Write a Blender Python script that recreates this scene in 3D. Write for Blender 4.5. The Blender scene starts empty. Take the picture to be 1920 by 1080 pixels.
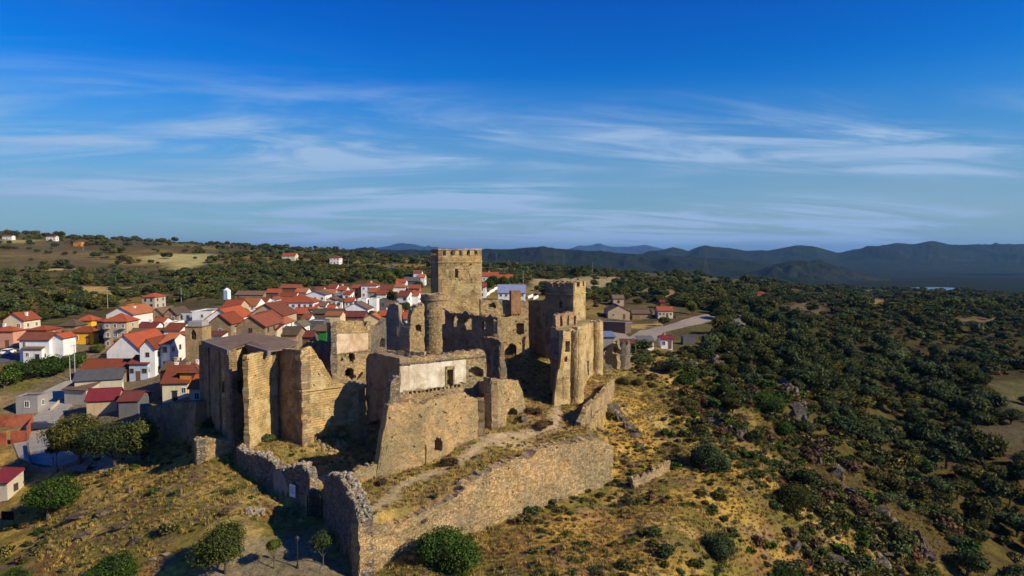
import bpy, bmesh, math, random
import numpy as np
from mathutils import Vector, Matrix, Euler

# ---------------------------------------------------------------- camera, light, exposure
SC = bpy.context.scene
COL = SC.collection
F = 1250.0                       # focal length in pixels of the 1920 px wide photograph
PITCH = math.radians(2.98)
CAMZ = 40.0
SUN_EL = math.radians(32)
SUN_DIR = Vector((0.905, -0.425, 0)).normalized()
EXPOSURE = 0.36
SKY_STRENGTH = 0.066
SUN_STRENGTH = 4.8
HAZE_DENSITY = 3.4e-5

cam_d = bpy.data.cameras.new('camera'); cam = bpy.data.objects.new('camera', cam_d); COL.objects.link(cam)
cam.location = (0, 0, CAMZ); cam.rotation_euler = (math.pi/2 - PITCH, 0, 0)
cam_d.sensor_width = 36; cam_d.lens = 36*F/1920; cam_d.clip_start = 0.5; cam_d.clip_end = 90000
SC.camera = cam
SC.view_settings.view_transform = 'Standard'; SC.view_settings.look = 'None'
SC.view_settings.exposure = EXPOSURE; SC.view_settings.gamma = 1; SC.view_settings.use_curve_mapping = False
SC.render.engine = 'CYCLES'
cy = SC.cycles
cy.max_bounces = 6; cy.diffuse_bounces = 2; cy.glossy_bounces = 2; cy.transmission_bounces = 2
cy.transparent_max_bounces = 4; cy.volume_bounces = 0
cy.use_adaptive_sampling = True; cy.adaptive_threshold = 0.03
cy.use_denoising = True
cy.sample_clamp_indirect = 3

sun_d = bpy.data.lights.new('sun', 'SUN'); sun = bpy.data.objects.new('sun', sun_d); COL.objects.link(sun)
sun_d.energy = SUN_STRENGTH; sun_d.angle = math.radians(0.5); sun_d.color = (1.0, 0.86, 0.62)
sv = Vector((SUN_DIR.x*math.cos(SUN_EL), SUN_DIR.y*math.cos(SUN_EL), math.sin(SUN_EL)))
sun.rotation_euler = sv.to_track_quat('Z', 'Y').to_euler()
sun.location = (200, -80, 200)

W = bpy.data.worlds.new('World'); SC.world = W; W.use_nodes = True
def build_world():
    nt = W.node_tree; nd = nt.nodes; nd.clear(); L = nt.links.new
    out = nd.new('ShaderNodeOutputWorld'); bg = nd.new('ShaderNodeBackground'); L(bg.outputs[0], out.inputs[0])
    sky = nd.new('ShaderNodeTexSky'); sky.sky_type = 'NISHITA'; sky.sun_disc = False
    sky.sun_elevation = SUN_EL; sky.sun_rotation = math.atan2(SUN_DIR.x, SUN_DIR.y)
    sky.air_density = 1.0; sky.dust_density = 0.6; sky.ozone_density = 2.2; sky.altitude = 400
    hs = nd.new('ShaderNodeHueSaturation'); hs.inputs['Saturation'].default_value = SKY_SAT; hs.inputs['Value'].default_value = 1.0
    L(sky.outputs[0], hs.inputs['Color'])
    tint = nd.new('ShaderNodeMix'); tint.data_type = 'RGBA'; tint.blend_type = 'MULTIPLY'; tint.inputs[0].default_value = 1
    L(hs.outputs[0], tint.inputs[6])
    # thin high cloud: noise on a flat sheet far above, so it foreshortens towards the horizon
    tc = nd.new('ShaderNodeTexCoord'); sep = nd.new('ShaderNodeSeparateXYZ'); L(tc.outputs['Generated'], sep.inputs[0])
    def m(op, a, b=None, c=None, clamp=False):
        n = nd.new('ShaderNodeMath'); n.operation = op; n.use_clamp = clamp
        for k, v in enumerate((a, b, c)):
            if v is None: continue
            if isinstance(v, (int, float)): n.inputs[k].default_value = v
            else: L(v, n.inputs[k])
        return n.outputs[0]
    tr = nd.new('ShaderNodeValToRGB'); te = tr.color_ramp.elements
    while len(te) < len(SKY_TINTS): te.new(.5)
    for k_, (p_, c_) in enumerate(SKY_TINTS): te[k_].position = p_; te[k_].color = (*[v_/1.8 for v_ in c_], 1)
    L(sep.outputs[2], tr.inputs[0]); tm = nd.new('ShaderNodeVectorMath'); tm.operation = 'SCALE'; tm.inputs['Scale'].default_value = 1.8; L(tr.outputs[0], tm.inputs[0]); L(tm.outputs[0], tint.inputs[7])
    zz = m('ADD', m('MAXIMUM', sep.outputs[2], 0.0), 0.10)
    u = m('DIVIDE', sep.outputs[0], zz); v = m('DIVIDE', sep.outputs[1], zz)
    def comb(su, sv_, ang, off):
        ca, sa = math.cos(ang), math.sin(ang)
        x = m('ADD', m('MULTIPLY', u, ca*su), m('ADD', m('MULTIPLY', v, sa*su), off))
        y = m('ADD', m('MULTIPLY', u, -sa*sv_), m('ADD', m('MULTIPLY', v, ca*sv_), off*1.7))
        c = nd.new('ShaderNodeCombineXYZ'); L(x, c.inputs[0]); L(y, c.inputs[1]); return c.outputs[0]
    def noise(vec, sc, det, rough, dist):
        n = nd.new('ShaderNodeTexNoise'); n.inputs['Scale'].default_value = sc; n.inputs['Detail'].default_value = det
        n.inputs['Roughness'].default_value = rough; n.inputs['Distortion'].default_value = dist; L(vec, n.inputs['Vector']); return n.outputs['Fac']
    def ramp(f, a, b):
        r = nd.new('ShaderNodeMapRange'); r.interpolation_type = 'SMOOTHSTEP'; L(f, r.inputs[0])
        r.inputs[1].default_value = a; r.inputs[2].default_value = b; return r.outputs[0]
    big = ramp(noise(comb(0.30, 0.42, 0.10, CL_OFF), 1.0, 3, 0.5, 0.3), 0.42, 0.58)
    wisp = ramp(noise(comb(0.50, 1.25, 0.16, 3.1), 1.0, 10, 0.62, 1.4), 0.36, 0.72)
    fine = ramp(noise(comb(1.2, 4.5, 0.30, 8.3), 1.0, 8, 0.6, 1.8), 0.50, 0.80)
    veil = ramp(noise(comb(0.15, 0.35, -0.1, 5.5), 1.0, 4, 0.5, 0.4), 0.30, 0.75)
    elev = sep.outputs[2]
    low = m('SUBTRACT', 1.0, ramp(elev, 0.02, 0.27))          # veil thickens toward the horizon
    high = m('SUBTRACT', 1.0, ramp(elev, 0.10, 0.27))
    f1 = m('MULTIPLY', m('MULTIPLY', big, wisp), m('ADD', 0.03, m('MULTIPLY', high, 1.9)))
    f2 = m('MULTIPLY', m('MULTIPLY', fine, m('ADD', big, 0.08)), m('ADD', 0.03, m('MULTIPLY', high, 0.30)))
    f3 = m('MULTIPLY', m('MULTIPLY', low, 0.80), m('ADD', 0.55, m('MULTIPLY', veil, 0.6)))
    tot = m('MINIMUM', m('ADD', f1, f2), 0.90)
    vm = nd.new('ShaderNodeMix'); vm.data_type = 'RGBA'; L(m('MINIMUM', f3, .92), vm.inputs[0]); L(tint.outputs[2], vm.inputs[6]); vm.inputs[7].default_value = VEIL_COL
    mix = nd.new('ShaderNodeMix'); mix.data_type = 'RGBA'; L(tot, mix.inputs[0]); L(vm.outputs[2], mix.inputs[6])
    mix.inputs[7].default_value = CLOUD_COL
    L(mix.outputs[2], bg.inputs[0]); bg.inputs[1].default_value = SKY_STRENGTH
SKY_SAT = 1.35
SKY_TINTS = [(0, (.55, .86, 1.08)), (.06, (.40, .84, 1.14)), (.14, (.08, .90, 1.42)), (.22, (.004, .92, 1.60)), (.30, (.002, .76, 1.62)), (.42, (.002, .55, 1.60))]
CLOUD_COL = (4.3, 6.2, 9.0, 1)
VEIL_COL = (3.6, 5.1, 6.6, 1)
CL_OFF = 2.72
build_world()

# ---------------------------------------------------------------- measuring helpers
def ray(px, py):
    u = (px-960)/F; v = (540-py)/F
    return np.array([u, math.cos(PITCH)+v*math.sin(PITCH), -math.sin(PITCH)+v*math.cos(PITCH)])
def P(px, py, D):
    r = ray(px, py); t = D/r[1]; return np.array([r[0]*t, D, CAMZ+r[2]*t])
def _h(ix, iy, seed):
    a = (ix.astype(np.int64)*374761393 + iy.astype(np.int64)*668265263 + seed*1442695041) & 0xffffffff
    a = ((a ^ (a >> 13))*1274126177) & 0xffffffff
    return ((a ^ (a >> 16)) & 0xffffff)/float(0xffffff)
def vnoise(x, y, seed=0):
    x = np.asarray(x, float); y = np.asarray(y, float)
    ix = np.floor(x); iy = np.floor(y); fx = x-ix; fy = y-iy; fx = fx*fx*(3-2*fx); fy = fy*fy*(3-2*fy)
    a = _h(ix, iy, seed); b = _h(ix+1, iy, seed); c = _h(ix, iy+1, seed); d = _h(ix+1, iy+1, seed)
    return (a*(1-fx)+b*fx)*(1-fy)+(c*(1-fx)+d*fx)*fy
def fbm(x, y, seed=0, o=4):
    s = 0; a = .5; t = 0
    for k in range(o):
        s = s+a*vnoise(np.asarray(x)*2**k, np.asarray(y)*2**k, seed+k*17); t += a; a *= .5
    return s/t
def pip(x, y, poly):
    inside = np.zeros(np.shape(x), bool); n = len(poly); j = n-1
    for i in range(n):
        xi, yi = poly[i][0], poly[i][1]; xj, yj = poly[j][0], poly[j][1]
        c = ((yi > y) != (yj > y)) & (x < (xj-xi)*(y-yi)/((yj-yi) if yj != yi else 1e-9)+xi)
        inside ^= c; j = i
    return inside
def segdist(x, y, poly, closed=True):
    d = np.full(np.shape(x), 1e9); n = len(poly)
    for i in range(n if closed else n-1):
        ax, ay = poly[i][:2]; bx, by = poly[(i+1) % n][:2]
        vx, vy = bx-ax, by-ay; L2 = vx*vx+vy*vy+1e-9
        t = np.clip(((x-ax)*vx+(y-ay)*vy)/L2, 0, 1)
        d = np.minimum(d, np.hypot(x-ax-t*vx, y-ay-t*vy))
    return d
def smooth(a, b, x):
    t = np.clip((x-a)/(b-a), 0, 1); return t*t*(3-2*t)

# ---------------------------------------------------------------- terrain heights
OUT = [ # (px, py, distance) of ground points outside the castle platform
 (20,830,128),(150,780,136),(60,860,120),(80,676,170),(230,640,200),(400,600,235),(560,590,262),(700,572,292),
 (600,547,345),(760,545,335),(20,640,195),(100,600,245),(300,560,335),(50,550,380),(200,545,420),(330,490,650),
 (150,500,600),(50,470,760),(50,446,900),(0,441,900),(-150,440,900),(250,457,900),(400,465,1000),(600,470,1300),(520,478,900),(640,490,720),
 (700,500,640),(950,540,350),(1000,532,450),(1150,520,600),(1100,512,900),(900,505,800),(1000,508,1400),(1250,645,215),
 (1190,600,290),(1250,590,300),(1400,560,450),(1700,600,360),(1900,700,265),(1650,560,700),(1750,545,1250),(1550,545,1000),
 (1250,515,1000),(1400,528,1000),(1700,540,2300),(1300,535,2300),(1000,537,2400),(1900,830,175),
 (1250,1000,80),(1400,900,102),(1500,850,128),(1620,1000,104),(1800,1050,112),(1720,850,165),(1900,1000,135),
 (1000,1070,70),(1150,960,91),(1230,830,115),(1300,710,150),(1350,665,190),(1200,690,152),(1460,720,165),(1600,700,225),
 (1750,650,310),(1180,780,122),(1150,720,138),(1170,905,99),(1500,760,150),(1900,600,400),
 (300,872,104),(200,1000,86),(450,960,83),(60,1000,96),(105,885,112),(400,1060,75),(600,1045,75.5),(520,1000,80.5),
 (30,1070,82),(180,905,103),(370,868,97),(420,880,94),(250,940,93),(270,845,112),(330,1000,81),(560,975,84),(480,910,91),
 (380,690,152),(320,745,140),(240,760,138),(450,640,165),(620,650,190),(120,740,150),(240,700,165),
 (680,1120,70),(850,1120,68),(780,1075,70.5),(900,1003,82.5),(1450,1080,86),(1700,1100,98)]
_op = np.array([P(*o) for o in OUT])
_extra = [(-600,-300,0,-40),(0,40,0,-40)]
def _co(x, y):
    r = np.hypot(x, y); a = np.clip(np.arctan2(x, np.maximum(y, 1e-3)), -0.82, 0.82)
    return a*2.2, np.log(np.clip(r, 68, 3000))
_cx, _cy = _co(_op[:, 0], _op[:, 1]); _cz = _op[:, 2]
def _phi(r): return np.where(r > 1e-9, r*r*np.log(np.maximum(r, 1e-9)), 0)
_n = len(_cx)
_A = np.zeros((_n+3, _n+3)); _R = np.hypot(_cx[:, None]-_cx[None], _cy[:, None]-_cy[None])
_A[:_n, :_n] = _phi(_R)+np.eye(_n)*0.0004; _A[:_n, _n] = 1; _A[:_n, _n+1] = _cx; _A[:_n, _n+2] = _cy
_A[_n, :_n] = 1; _A[_n+1, :_n] = _cx; _A[_n+2, :_n] = _cy
_w = np.linalg.solve(_A, np.r_[_cz, 0, 0, 0])
IN = [(673,978,72),(706,888,86.5),(798,872,90),(896,822,97.5),(920,805,100),(986,770,108),(1040,757,117),(1080,757,119),
 (1112,702,132),(960,668,140),(1000,735,124),(1125,830,98),(1140,772,112),(1090,800,105),(564,818,100.5),(475,828,98),
 (620,850,93),(640,892,84),(560,872,88),(480,852,94),(400,812,104),(300,775,116),(800,720,122),(850,672,138),
 (720,690,130),(900,640,150),(1050,690,132),(950,720,125),(1140,700,136),(760,940,79),(900,875,88),(1000,845,97),(680,930,80),(588,984,84.6),(596,980,85.2),(598,955,87),(603,930,89.5),(612,905,92)]
_ip = np.array([P(*o) for o in IN])
def zin(x, y):
    d2 = (x[..., None]-_ip[:, 0])**2+(y[..., None]-_ip[:, 1])**2
    w = 1/(d2+6.0)**1.6
    return (w*_ip[:, 2]).sum(-1)/w.sum(-1)
def XY(px, D, py=760): return P(px, py, D)[:2]
# the platform: hard edges run inside the thickness of the retaining walls
PLAT = [XY(676,73.2,1000),XY(900,84.2,900),XY(1146,100.6,860),XY(1100,104.5,800),XY(1120,112,770),XY(1146,131,715),XY(1185,150,690),
        XY(1100,172,620),XY(800,175,620),XY(650,160,640),XY(560,140,660),XY(400,128,690),XY(262,120,760),XY(366,109,800),
        XY(366,98,840),XY(441,100.5,840),XY(448,95,850),XY(590,84.8,930),XY(612,84.3,930)]
HARD = [XY(262,120,760),XY(366,109,800),XY(366,98,840),XY(441,100.5,840),XY(448,95,850),XY(590,84.8,930),XY(612,84.3,930),XY(676,73.2,1000),XY(900,84.2,900),XY(1146,100.6,860),XY(1100,104.5,800),XY(1120,112,770),XY(1146,131,715)]
def H(x, y, detail=True):
    x = np.atleast_1d(np.asarray(x, float)); y = np.atleast_1d(np.asarray(y, float))
    shp = x.shape; x = x.ravel(); y = y.ravel()
    z = np.zeros_like(x)
    for k in range(0, len(x), 40000):
        a, b = _co(x[k:k+40000], y[k:k+40000])
        r = np.hypot(a[:, None]-_cx, b[:, None]-_cy)
        z[k:k+40000] = _phi(r)@_w[:_n]+_w[_n]+_w[_n+1]*a+_w[_n+2]*b
    r = np.hypot(x, y)
    z = np.clip(z, -140, 75)
    if detail:
        am = smooth(140, 700, r)
        z = z+(fbm(x/90, y/90, 5, 4)-.5)*11*am+(fbm(x/9, y/9, 9, 3)-.5)*0.9*(1-.6*smooth(60, 200, r)*(x < 20))+(fbm(x/2.2, y/2.2, 3, 2)-.5)*0.28*(r < 260)
        rg = np.exp(-((x-50)/28)**2)*smooth(90, 120, y)*(1-smooth(170, 240, y))
        z = z+rg*(np.abs(fbm(x/14, y/14, 31, 4)-.5)*9-1.2)
    far = smooth(1400, 2400, r)*smooth(-600, 300, x+0.15*y)
    z = z*(1-far)+(-95+(fbm(x/700, y/700, 2, 4)-.5)*60)*far
    z = z*(1-smooth(2600, 5000, r))+(-100+(fbm(x/500, y/500, 8, 5)-.5)*90)*smooth(2600, 5000, r)
    lk = (r > 1500) & (r < 4000)
    if lk.any():
        dl = segdist(x[lk], y[lk], LAKE); il = pip(x[lk], y[lk], LAKE); kk = 1-smooth(0, 420, np.where(il, 0, dl))
        z[lk] = z[lk]*(1-kk)+np.where(il, LAKEZ-4, LAKEZ+1.5)*kk
    near = (y > 60) & (y < 190) & (np.abs(x) < 90)
    if near.any():
        xi, yi = x[near], y[near]
        ins = pip(xi, yi, PLAT); db = segdist(xi, yi, PLAT); dh = segdist(xi, yi, HARD, False)
        soft = smooth(0, 9, db)
        hard = (dh < db+0.3)
        wgt = np.where(ins, np.where(hard, 1.0, soft), 0.0)
        # a point inside next to a soft edge still keeps full height near the hard edges
        wgt = np.where(ins, np.maximum(wgt, smooth(0, 9, db)), 0)
        zi = zin(xi, yi)+(fbm(xi/4, yi/4, 21, 3)-.5)*0.8
        z[near] = z[near]*(1-wgt)+zi*wgt
    return z.reshape(shp)
LAKEZ = -88.0
LAKE = []
for _px, _py in ((1680,545.5),(1688,541),(1715,538.6),(1765,538.4),(1805,540.5),(1850,540),(1800,542.5),(1765,545),(1720,546)):
    _r = ray(_px, _py); _t = (LAKEZ-CAMZ)/_r[2]; LAKE.append((_r[0]*_t, _r[1]*_t))
def gz(x, y): return float(H(x, y)[0])
_T = np.exp(np.linspace(math.log(60), math.log(3500), 240))
def ground(px, py, lift=0.0):
    """the point where the line of sight through a photograph pixel meets the ground (raised by lift)"""
    r = ray(px, py); T = _T/r[1]; x = r[0]*T; y = r[1]*T; z = CAMZ+r[2]*T
    below = z < H(x, y)+lift
    i = int(np.argmax(below)) if below.any() else len(T)-1
    i = max(i, 1); a, b = T[i-1], T[i]
    for _ in range(12):
        m_ = (a+b)/2
        if CAMZ+r[2]*m_ < gz(r[0]*m_, r[1]*m_)+lift: b = m_
        else: a = m_
    return np.array([r[0]*b, r[1]*b, CAMZ+r[2]*b-lift])

# ---------------------------------------------------------------- object helpers
def thing(name, label, cat, loc=(0, 0, 0), group=None, rz=0):
    o = bpy.data.objects.new(name, None); COL.objects.link(o); o.location = loc; o.rotation_euler = (0, 0, rz)
    o.empty_display_size = .5
    o['label'] = label; o['category'] = cat
    if group: o['group'] = group
    return o
def mesh(name, V, Fc, mats, mi=None, uv=None, smooth_=False):
    me = bpy.data.meshes.new(name); me.from_pydata([tuple(map(float, v)) for v in V], [], [tuple(map(int, f)) for f in Fc])
    for m_ in (mats if isinstance(mats, (list, tuple)) else [mats]): me.materials.append(m_)
    if mi is not None: me.polygons.foreach_set('material_index', np.array(mi, np.int32))
    if uv is not None:
        l = me.uv_layers.new(name='UVMap'); vi = np.empty(len(me.loops), np.int32); me.loops.foreach_get('vertex_index', vi)
        l.data.foreach_set('uv', np.asarray(uv, np.float32)[vi].ravel())
    if smooth_: me.polygons.foreach_set('use_smooth', np.ones(len(me.polygons), bool))
    me.update(); return me
def link(name, me, parent=None, loc=(0, 0, 0), rot=(0, 0, 0), scale=(1, 1, 1)):
    o = bpy.data.objects.new(name, me); COL.objects.link(o); o.location = loc; o.rotation_euler = rot; o.scale = scale
    if parent is not None: o.parent = parent
    return o
def tag(o, label=None, cat=None, group=None, kind=None):
    if label: o['label'] = label
    if cat: o['category'] = cat
    if group: o['group'] = group
    if kind: o['kind'] = kind
    return o
class MB:
    """collects boxes and tubes into one mesh"""
    def __init__(s): s.V = []; s.F = []; s.M = []
    def box(s, c, d, rz=0, mi=0, taper=1.0):
        n = len(s.V); ca, sa = math.cos(rz), math.sin(rz)
        for k in (0, 1):
            t = taper if k else 1
            for (a, b) in ((-.5, -.5), (.5, -.5), (.5, .5), (-.5, .5)):
                x, y = a*d[0]*t, b*d[1]*t
                s.V.append((c[0]+x*ca-y*sa, c[1]+x*sa+y*ca, c[2]+(k-.5)*d[2]))
        s.F += [(n, n+3, n+2, n+1), (n+4, n+5, n+6, n+7), (n, n+1, n+5, n+4), (n+1, n+2, n+6, n+5), (n+2, n+3, n+7, n+6), (n+3, n, n+4, n+7)]
        s.M += [mi]*6; return s
    def tube(s, a, b, r0, r1=None, n=6, mi=0):
        r1 = r0 if r1 is None else r1; a = Vector(a); b = Vector(b); z = (b-a).normalized()
        x = z.orthogonal().normalized(); y = z.cross(x); k = len(s.V)
        for (p, r) in ((a, r0), (b, r1)):
            for i in range(n):
                t = 2*math.pi*i/n; s.V.append(tuple(p+x*math.cos(t)*r+y*math.sin(t)*r))
        for i in range(n): j = (i+1) % n; s.F.append((k+i, k+j, k+n+j, k+n+i)); s.M.append(mi)
        s.F.append(tuple(k+i for i in reversed(range(n)))); s.F.append(tuple(k+n+i for i in range(n))); s.M += [mi, mi]; return s
    def poly(s, pts, mi=0):
        n = len(s.V); s.V += [tuple(p) for p in pts]; s.F.append(tuple(range(n, n+len(pts)))); s.M.append(mi); return s
    def build(s, name, mats, parent=None, loc=(0, 0, 0), rot=(0, 0, 0)):
        return link(name, mesh(name, s.V, s.F, mats, s.M), parent, loc, rot)

# ---------------------------------------------------------------- materials
def new_mat(name):
    m_ = bpy.data.materials.new(name); m_.use_nodes = True; nt = m_.node_tree; nt.nodes.clear()
    o = nt.nodes.new('ShaderNodeOutputMaterial'); b = nt.nodes.new('ShaderNodeBsdfPrincipled'); nt.links.new(b.outputs[0], o.inputs[0])
    b.inputs['Roughness'].default_value = .9; b.inputs['Specular IOR Level'].default_value = .15
    return m_, nt, b
class N:
    def __init__(s, nt): s.nt = nt; s.L = nt.links.new
    def coord(s, kind='Object', scale=(1, 1, 1)):
        t = s.nt.nodes.new('ShaderNodeTexCoord'); mp = s.nt.nodes.new('ShaderNodeMapping'); mp.inputs['Scale'].default_value = scale
        s.L(t.outputs[kind], mp.inputs[0]); return mp.outputs[0]
    def noise(s, vec, scale, det=4, rough=.55, dist=0):
        n = s.nt.nodes.new('ShaderNodeTexNoise'); n.inputs['Scale'].default_value = scale; n.inputs['Detail'].default_value = det
        n.inputs['Roughness'].default_value = rough; n.inputs['Distortion'].default_value = dist; s.L(vec, n.inputs['Vector']); return n.outputs['Fac']
    def voro(s, vec, scale, feat='F1', rnd=1):
        n = s.nt.nodes.new('ShaderNodeTexVoronoi'); n.feature = feat; n.inputs['Scale'].default_value = scale; n.inputs['Randomness'].default_value = rnd
        s.L(vec, n.inputs['Vector']); return n
    def ramp(s, f, stops):
        r = s.nt.nodes.new('ShaderNodeValToRGB'); e = r.color_ramp.elements
        while len(e) < len(stops): e.new(.5)
        for k, (p, c) in enumerate(stops): e[k].position = p; e[k].color = c if len(c) == 4 else (*c, 1)
        s.L(f, r.inputs[0]); return r.outputs[0]
    def mr(s, f, a, b, c=0, d=1):
        r = s.nt.nodes.new('ShaderNodeMapRange'); s.L(f, r.inputs[0])
        for k, v in enumerate((a, b, c, d)): r.inputs[k+1].default_value = v
        return r.outputs[0]
    def mix(s, f, a, b, mode='MIX'):
        n = s.nt.nodes.new('ShaderNodeMix'); n.data_type = 'RGBA'; n.blend_type = mode
        for k, v in ((0, f), (6, a), (7, b)):
            if isinstance(v, (int, float)): n.inputs[k].default_value = v
            elif isinstance(v, tuple): n.inputs[k].default_value = v if len(v) == 4 else (*v, 1)
            else: s.L(v, n.inputs[k])
        return n.outputs[2]
    def math(s, op, a, b=0.0):
        n = s.nt.nodes.new('ShaderNodeMath'); n.operation = op
        for k, v in enumerate((a, b)):
            if isinstance(v, (int, float)): n.inputs[k].default_value = v
            else: s.L(v, n.inputs[k])
        return n.outputs[0]
    def bump(s, h, st, dist, b):
        n = s.nt.nodes.new('ShaderNodeBump'); n.inputs['Strength'].default_value = st; n.inputs['Distance'].default_value = dist
        s.L(h, n.inputs['Height']); s.L(n.outputs[0], b.inputs['Normal']); return n
def rubble(name, c1, c2, c3, size=2.6, mortar=(.30, .23, .14), relief=.12, mw=.10):
    m_, nt, b = new_mat(name); n = N(nt); v = n.coord('Object')
    wv = n.noise(v, 1.3, 3)
    vv = nt.nodes.new('ShaderNodeVectorMath'); vv.operation = 'MULTIPLY'; nt.links.new(v, vv.inputs[0]); vv.inputs[1].default_value = (1, 1, 1.55)
    va = n.voro(vv.outputs[0], size); ve = n.voro(vv.outputs[0], size, 'DISTANCE_TO_EDGE')
    cell = nt.nodes.new('ShaderNodeSeparateColor'); nt.links.new(va.outputs['Color'], cell.inputs[0])
    col = n.ramp(cell.outputs[0], [(0, c1), (.45, c2), (1, c3)])
    col = n.mix(n.mr(n.noise(v, .22, 6, .65, .6), .40, .62), n.mix(1.0, col, (.66, .68, .68), 'MULTIPLY'), n.mix(1.0, col, (1.18, 1.02, .84), 'MULTIPLY'))
    fine = n.noise(v, 9, 5, .7)
    col = n.mix(1.0, col, n.ramp(fine, [(.3, (.72, .70, .68)), (.7, (1.18, 1.16, 1.12))]), 'MULTIPLY')
    edge = n.mr(ve.outputs['Distance'], 0.0, mw)
    col = n.mix(edge, mortar, col)
    dark = n.mr(n.noise(v, 2.1, 6, .75), .60, .70)
    col = n.mix(n.math('MULTIPLY', dark, .55), col, (.09, .07, .05))
    st = n.coord('Object', (1.2, 1.2, .12)); streak = n.mr(n.noise(st, 1.0, 5, .65), .54, .74)
    col = n.mix(n.math('MULTIPLY', streak, .38), col, (.15, .13, .105))
    pch = n.mr(n.noise(v, .42, 3, .5), .58, .66)
    col = n.mix(n.math('MULTIPLY', pch, .45), col, (.40, .31, .20))
    nt.links.new(col, b.inputs['Base Color'])
    h = n.math('ADD', n.math('MULTIPLY', edge, 1.0), n.math('MULTIPLY', fine, .8))
    n.bump(n.math('ADD', h, n.math('MULTIPLY', wv, .8)), .9, relief, b); return m_
def ashlar(name, c1, c2, mortar, bw=.8, bh=.38, relief=.05):
    m_, nt, b = new_mat(name); n = N(nt)
    v = n.coord('UV'); ob0 = n.coord('Object'); wn = nt.nodes.new('ShaderNodeTexNoise'); wn.inputs['Scale'].default_value = .8; wn.inputs['Detail'].default_value = 4; nt.links.new(ob0, wn.inputs['Vector'])
    wa = nt.nodes.new('ShaderNodeVectorMath'); wa.operation = 'MULTIPLY_ADD'; nt.links.new(wn.outputs['Color'], wa.inputs[0]); wa.inputs[1].default_value = (.6, .26, 0); nt.links.new(v, wa.inputs[2]); v = wa.outputs[0]
    br = nt.nodes.new('ShaderNodeTexBrick'); nt.links.new(v, br.inputs[0])
    br.inputs['Scale'].default_value = 1; br.inputs['Brick Width'].default_value = bw; br.inputs['Row Height'].default_value = bh
    br.inputs['Mortar Size'].default_value = .02; br.inputs['Mortar Smooth'].default_value = .6; br.inputs['Color1'].default_value = (*c1, 1); br.inputs['Color2'].default_value = (*c2, 1)
    br.inputs['Mortar'].default_value = (*mortar, 1); br.offset_frequency = 2
    ob = n.coord('Object'); f = n.noise(ob, 6, 6, .7); big = n.noise(ob, .25, 5, .6, .5)
    col = n.mix(1.0, br.outputs['Color'], n.ramp(f, [(.28, (.62, .60, .57)), (.7, (1.2, 1.18, 1.12))]), 'MULTIPLY')
    col = n.mix(n.mr(big, .40, .60), n.mix(1.0, col, (.60, .60, .60), 'MULTIPLY'), n.mix(1.0, col, (1.12, 1.02, .88), 'MULTIPLY'))
    pv = n.voro(ob, 1.9); pc = nt.nodes.new('ShaderNodeSeparateColor'); nt.links.new(pv.outputs['Color'], pc.inputs[0]); col = n.mix(n.mr(n.noise(ob, .35, 4, .6), .48, .56), col, n.ramp(pc.outputs[0], [(0, c2), (1, c1)]))
    dark = n.mr(n.noise(ob, 1.7, 6, .8), .58, .68); col = n.mix(n.math('MULTIPLY', dark, .65), col, (.08, .065, .05))
    st = n.coord('Object', (1.3, 1.3, .12)); streak = n.mr(n.noise(st, 1.0, 5, .65), .54, .74)
    col = n.mix(n.math('MULTIPLY', streak, .4), col, (.14, .12, .10))
    nt.links.new(col, b.inputs['Base Color'])
    n.bump(n.math('ADD', n.math('MULTIPLY', br.outputs['Fac'], -1.4), f), 1.0, relief, b); return m_
def plaster(name, c1, c2, stain=(.16, .13, .10), amt=.5, scale=.5):
    m_, nt, b = new_mat(name); n = N(nt); v = n.coord('Object')
    col = n.mix(n.mr(n.noise(v, scale, 6, .65, .6), .38, .62), c1, c2)
    st = n.coord('Object', (1.5, 1.5, .18)); streak = n.noise(st, 1.1, 6, .7)
    col = n.mix(n.math('MULTIPLY', n.mr(streak, .50, .72), amt), col, stain)
    g = n.noise(v, 5, 6, .75); col = n.mix(1.0, col, n.ramp(g, [(.3, (.80, .78, .76)), (.7, (1.08, 1.08, 1.06))]), 'MULTIPLY')
    nt.links.new(col, b.inputs['Base Color']); n.bump(g, .35, .04, b); return m_
def plain(name, c, rough=.85, var=.2, scale=3, spec=.2, metal=0):
    m_, nt, b = new_mat(name); n = N(nt); v = n.coord('Object'); g = n.noise(v, scale, 5, .65)
    lo = tuple(x*(1-var) for x in c); hi = tuple(min(1, x*(1+var)) for x in c)
    nt.links.new(n.ramp(g, [(.3, lo), (.7, hi)]), b.inputs['Base Color']); b.inputs['Roughness'].default_value = rough
    b.inputs['Specular IOR Level'].default_value = spec; b.inputs['Metallic'].default_value = metal; return m_
def housewall(name, c):
    m_, nt, b = new_mat(name); n = N(nt); v = n.coord('Object')
    st = n.coord('Object', (1.2, 1.2, .2)); s_ = n.noise(st, 1, 6, .7)
    base = n.mix(n.math('MULTIPLY', n.mr(s_, .52, .75), .5), c, tuple(x*.55 for x in c))
    g = n.noise(v, .5, 4, .6); base = n.mix(1.0, base, n.ramp(g, [(.3, (.86, .85, .84)), (.7, (1.04, 1.04, 1.04))]), 'MULTIPLY')
    oi = nt.nodes.new('ShaderNodeObjectInfo'); base = n.mix(1.0, base, n.ramp(oi.outputs['Random'], [(0, (.88, .87, .86)), (1, (1, 1, 1))]), 'MULTIPLY')
    nt.links.new(base, b.inputs['Base Color']); return m_
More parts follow.
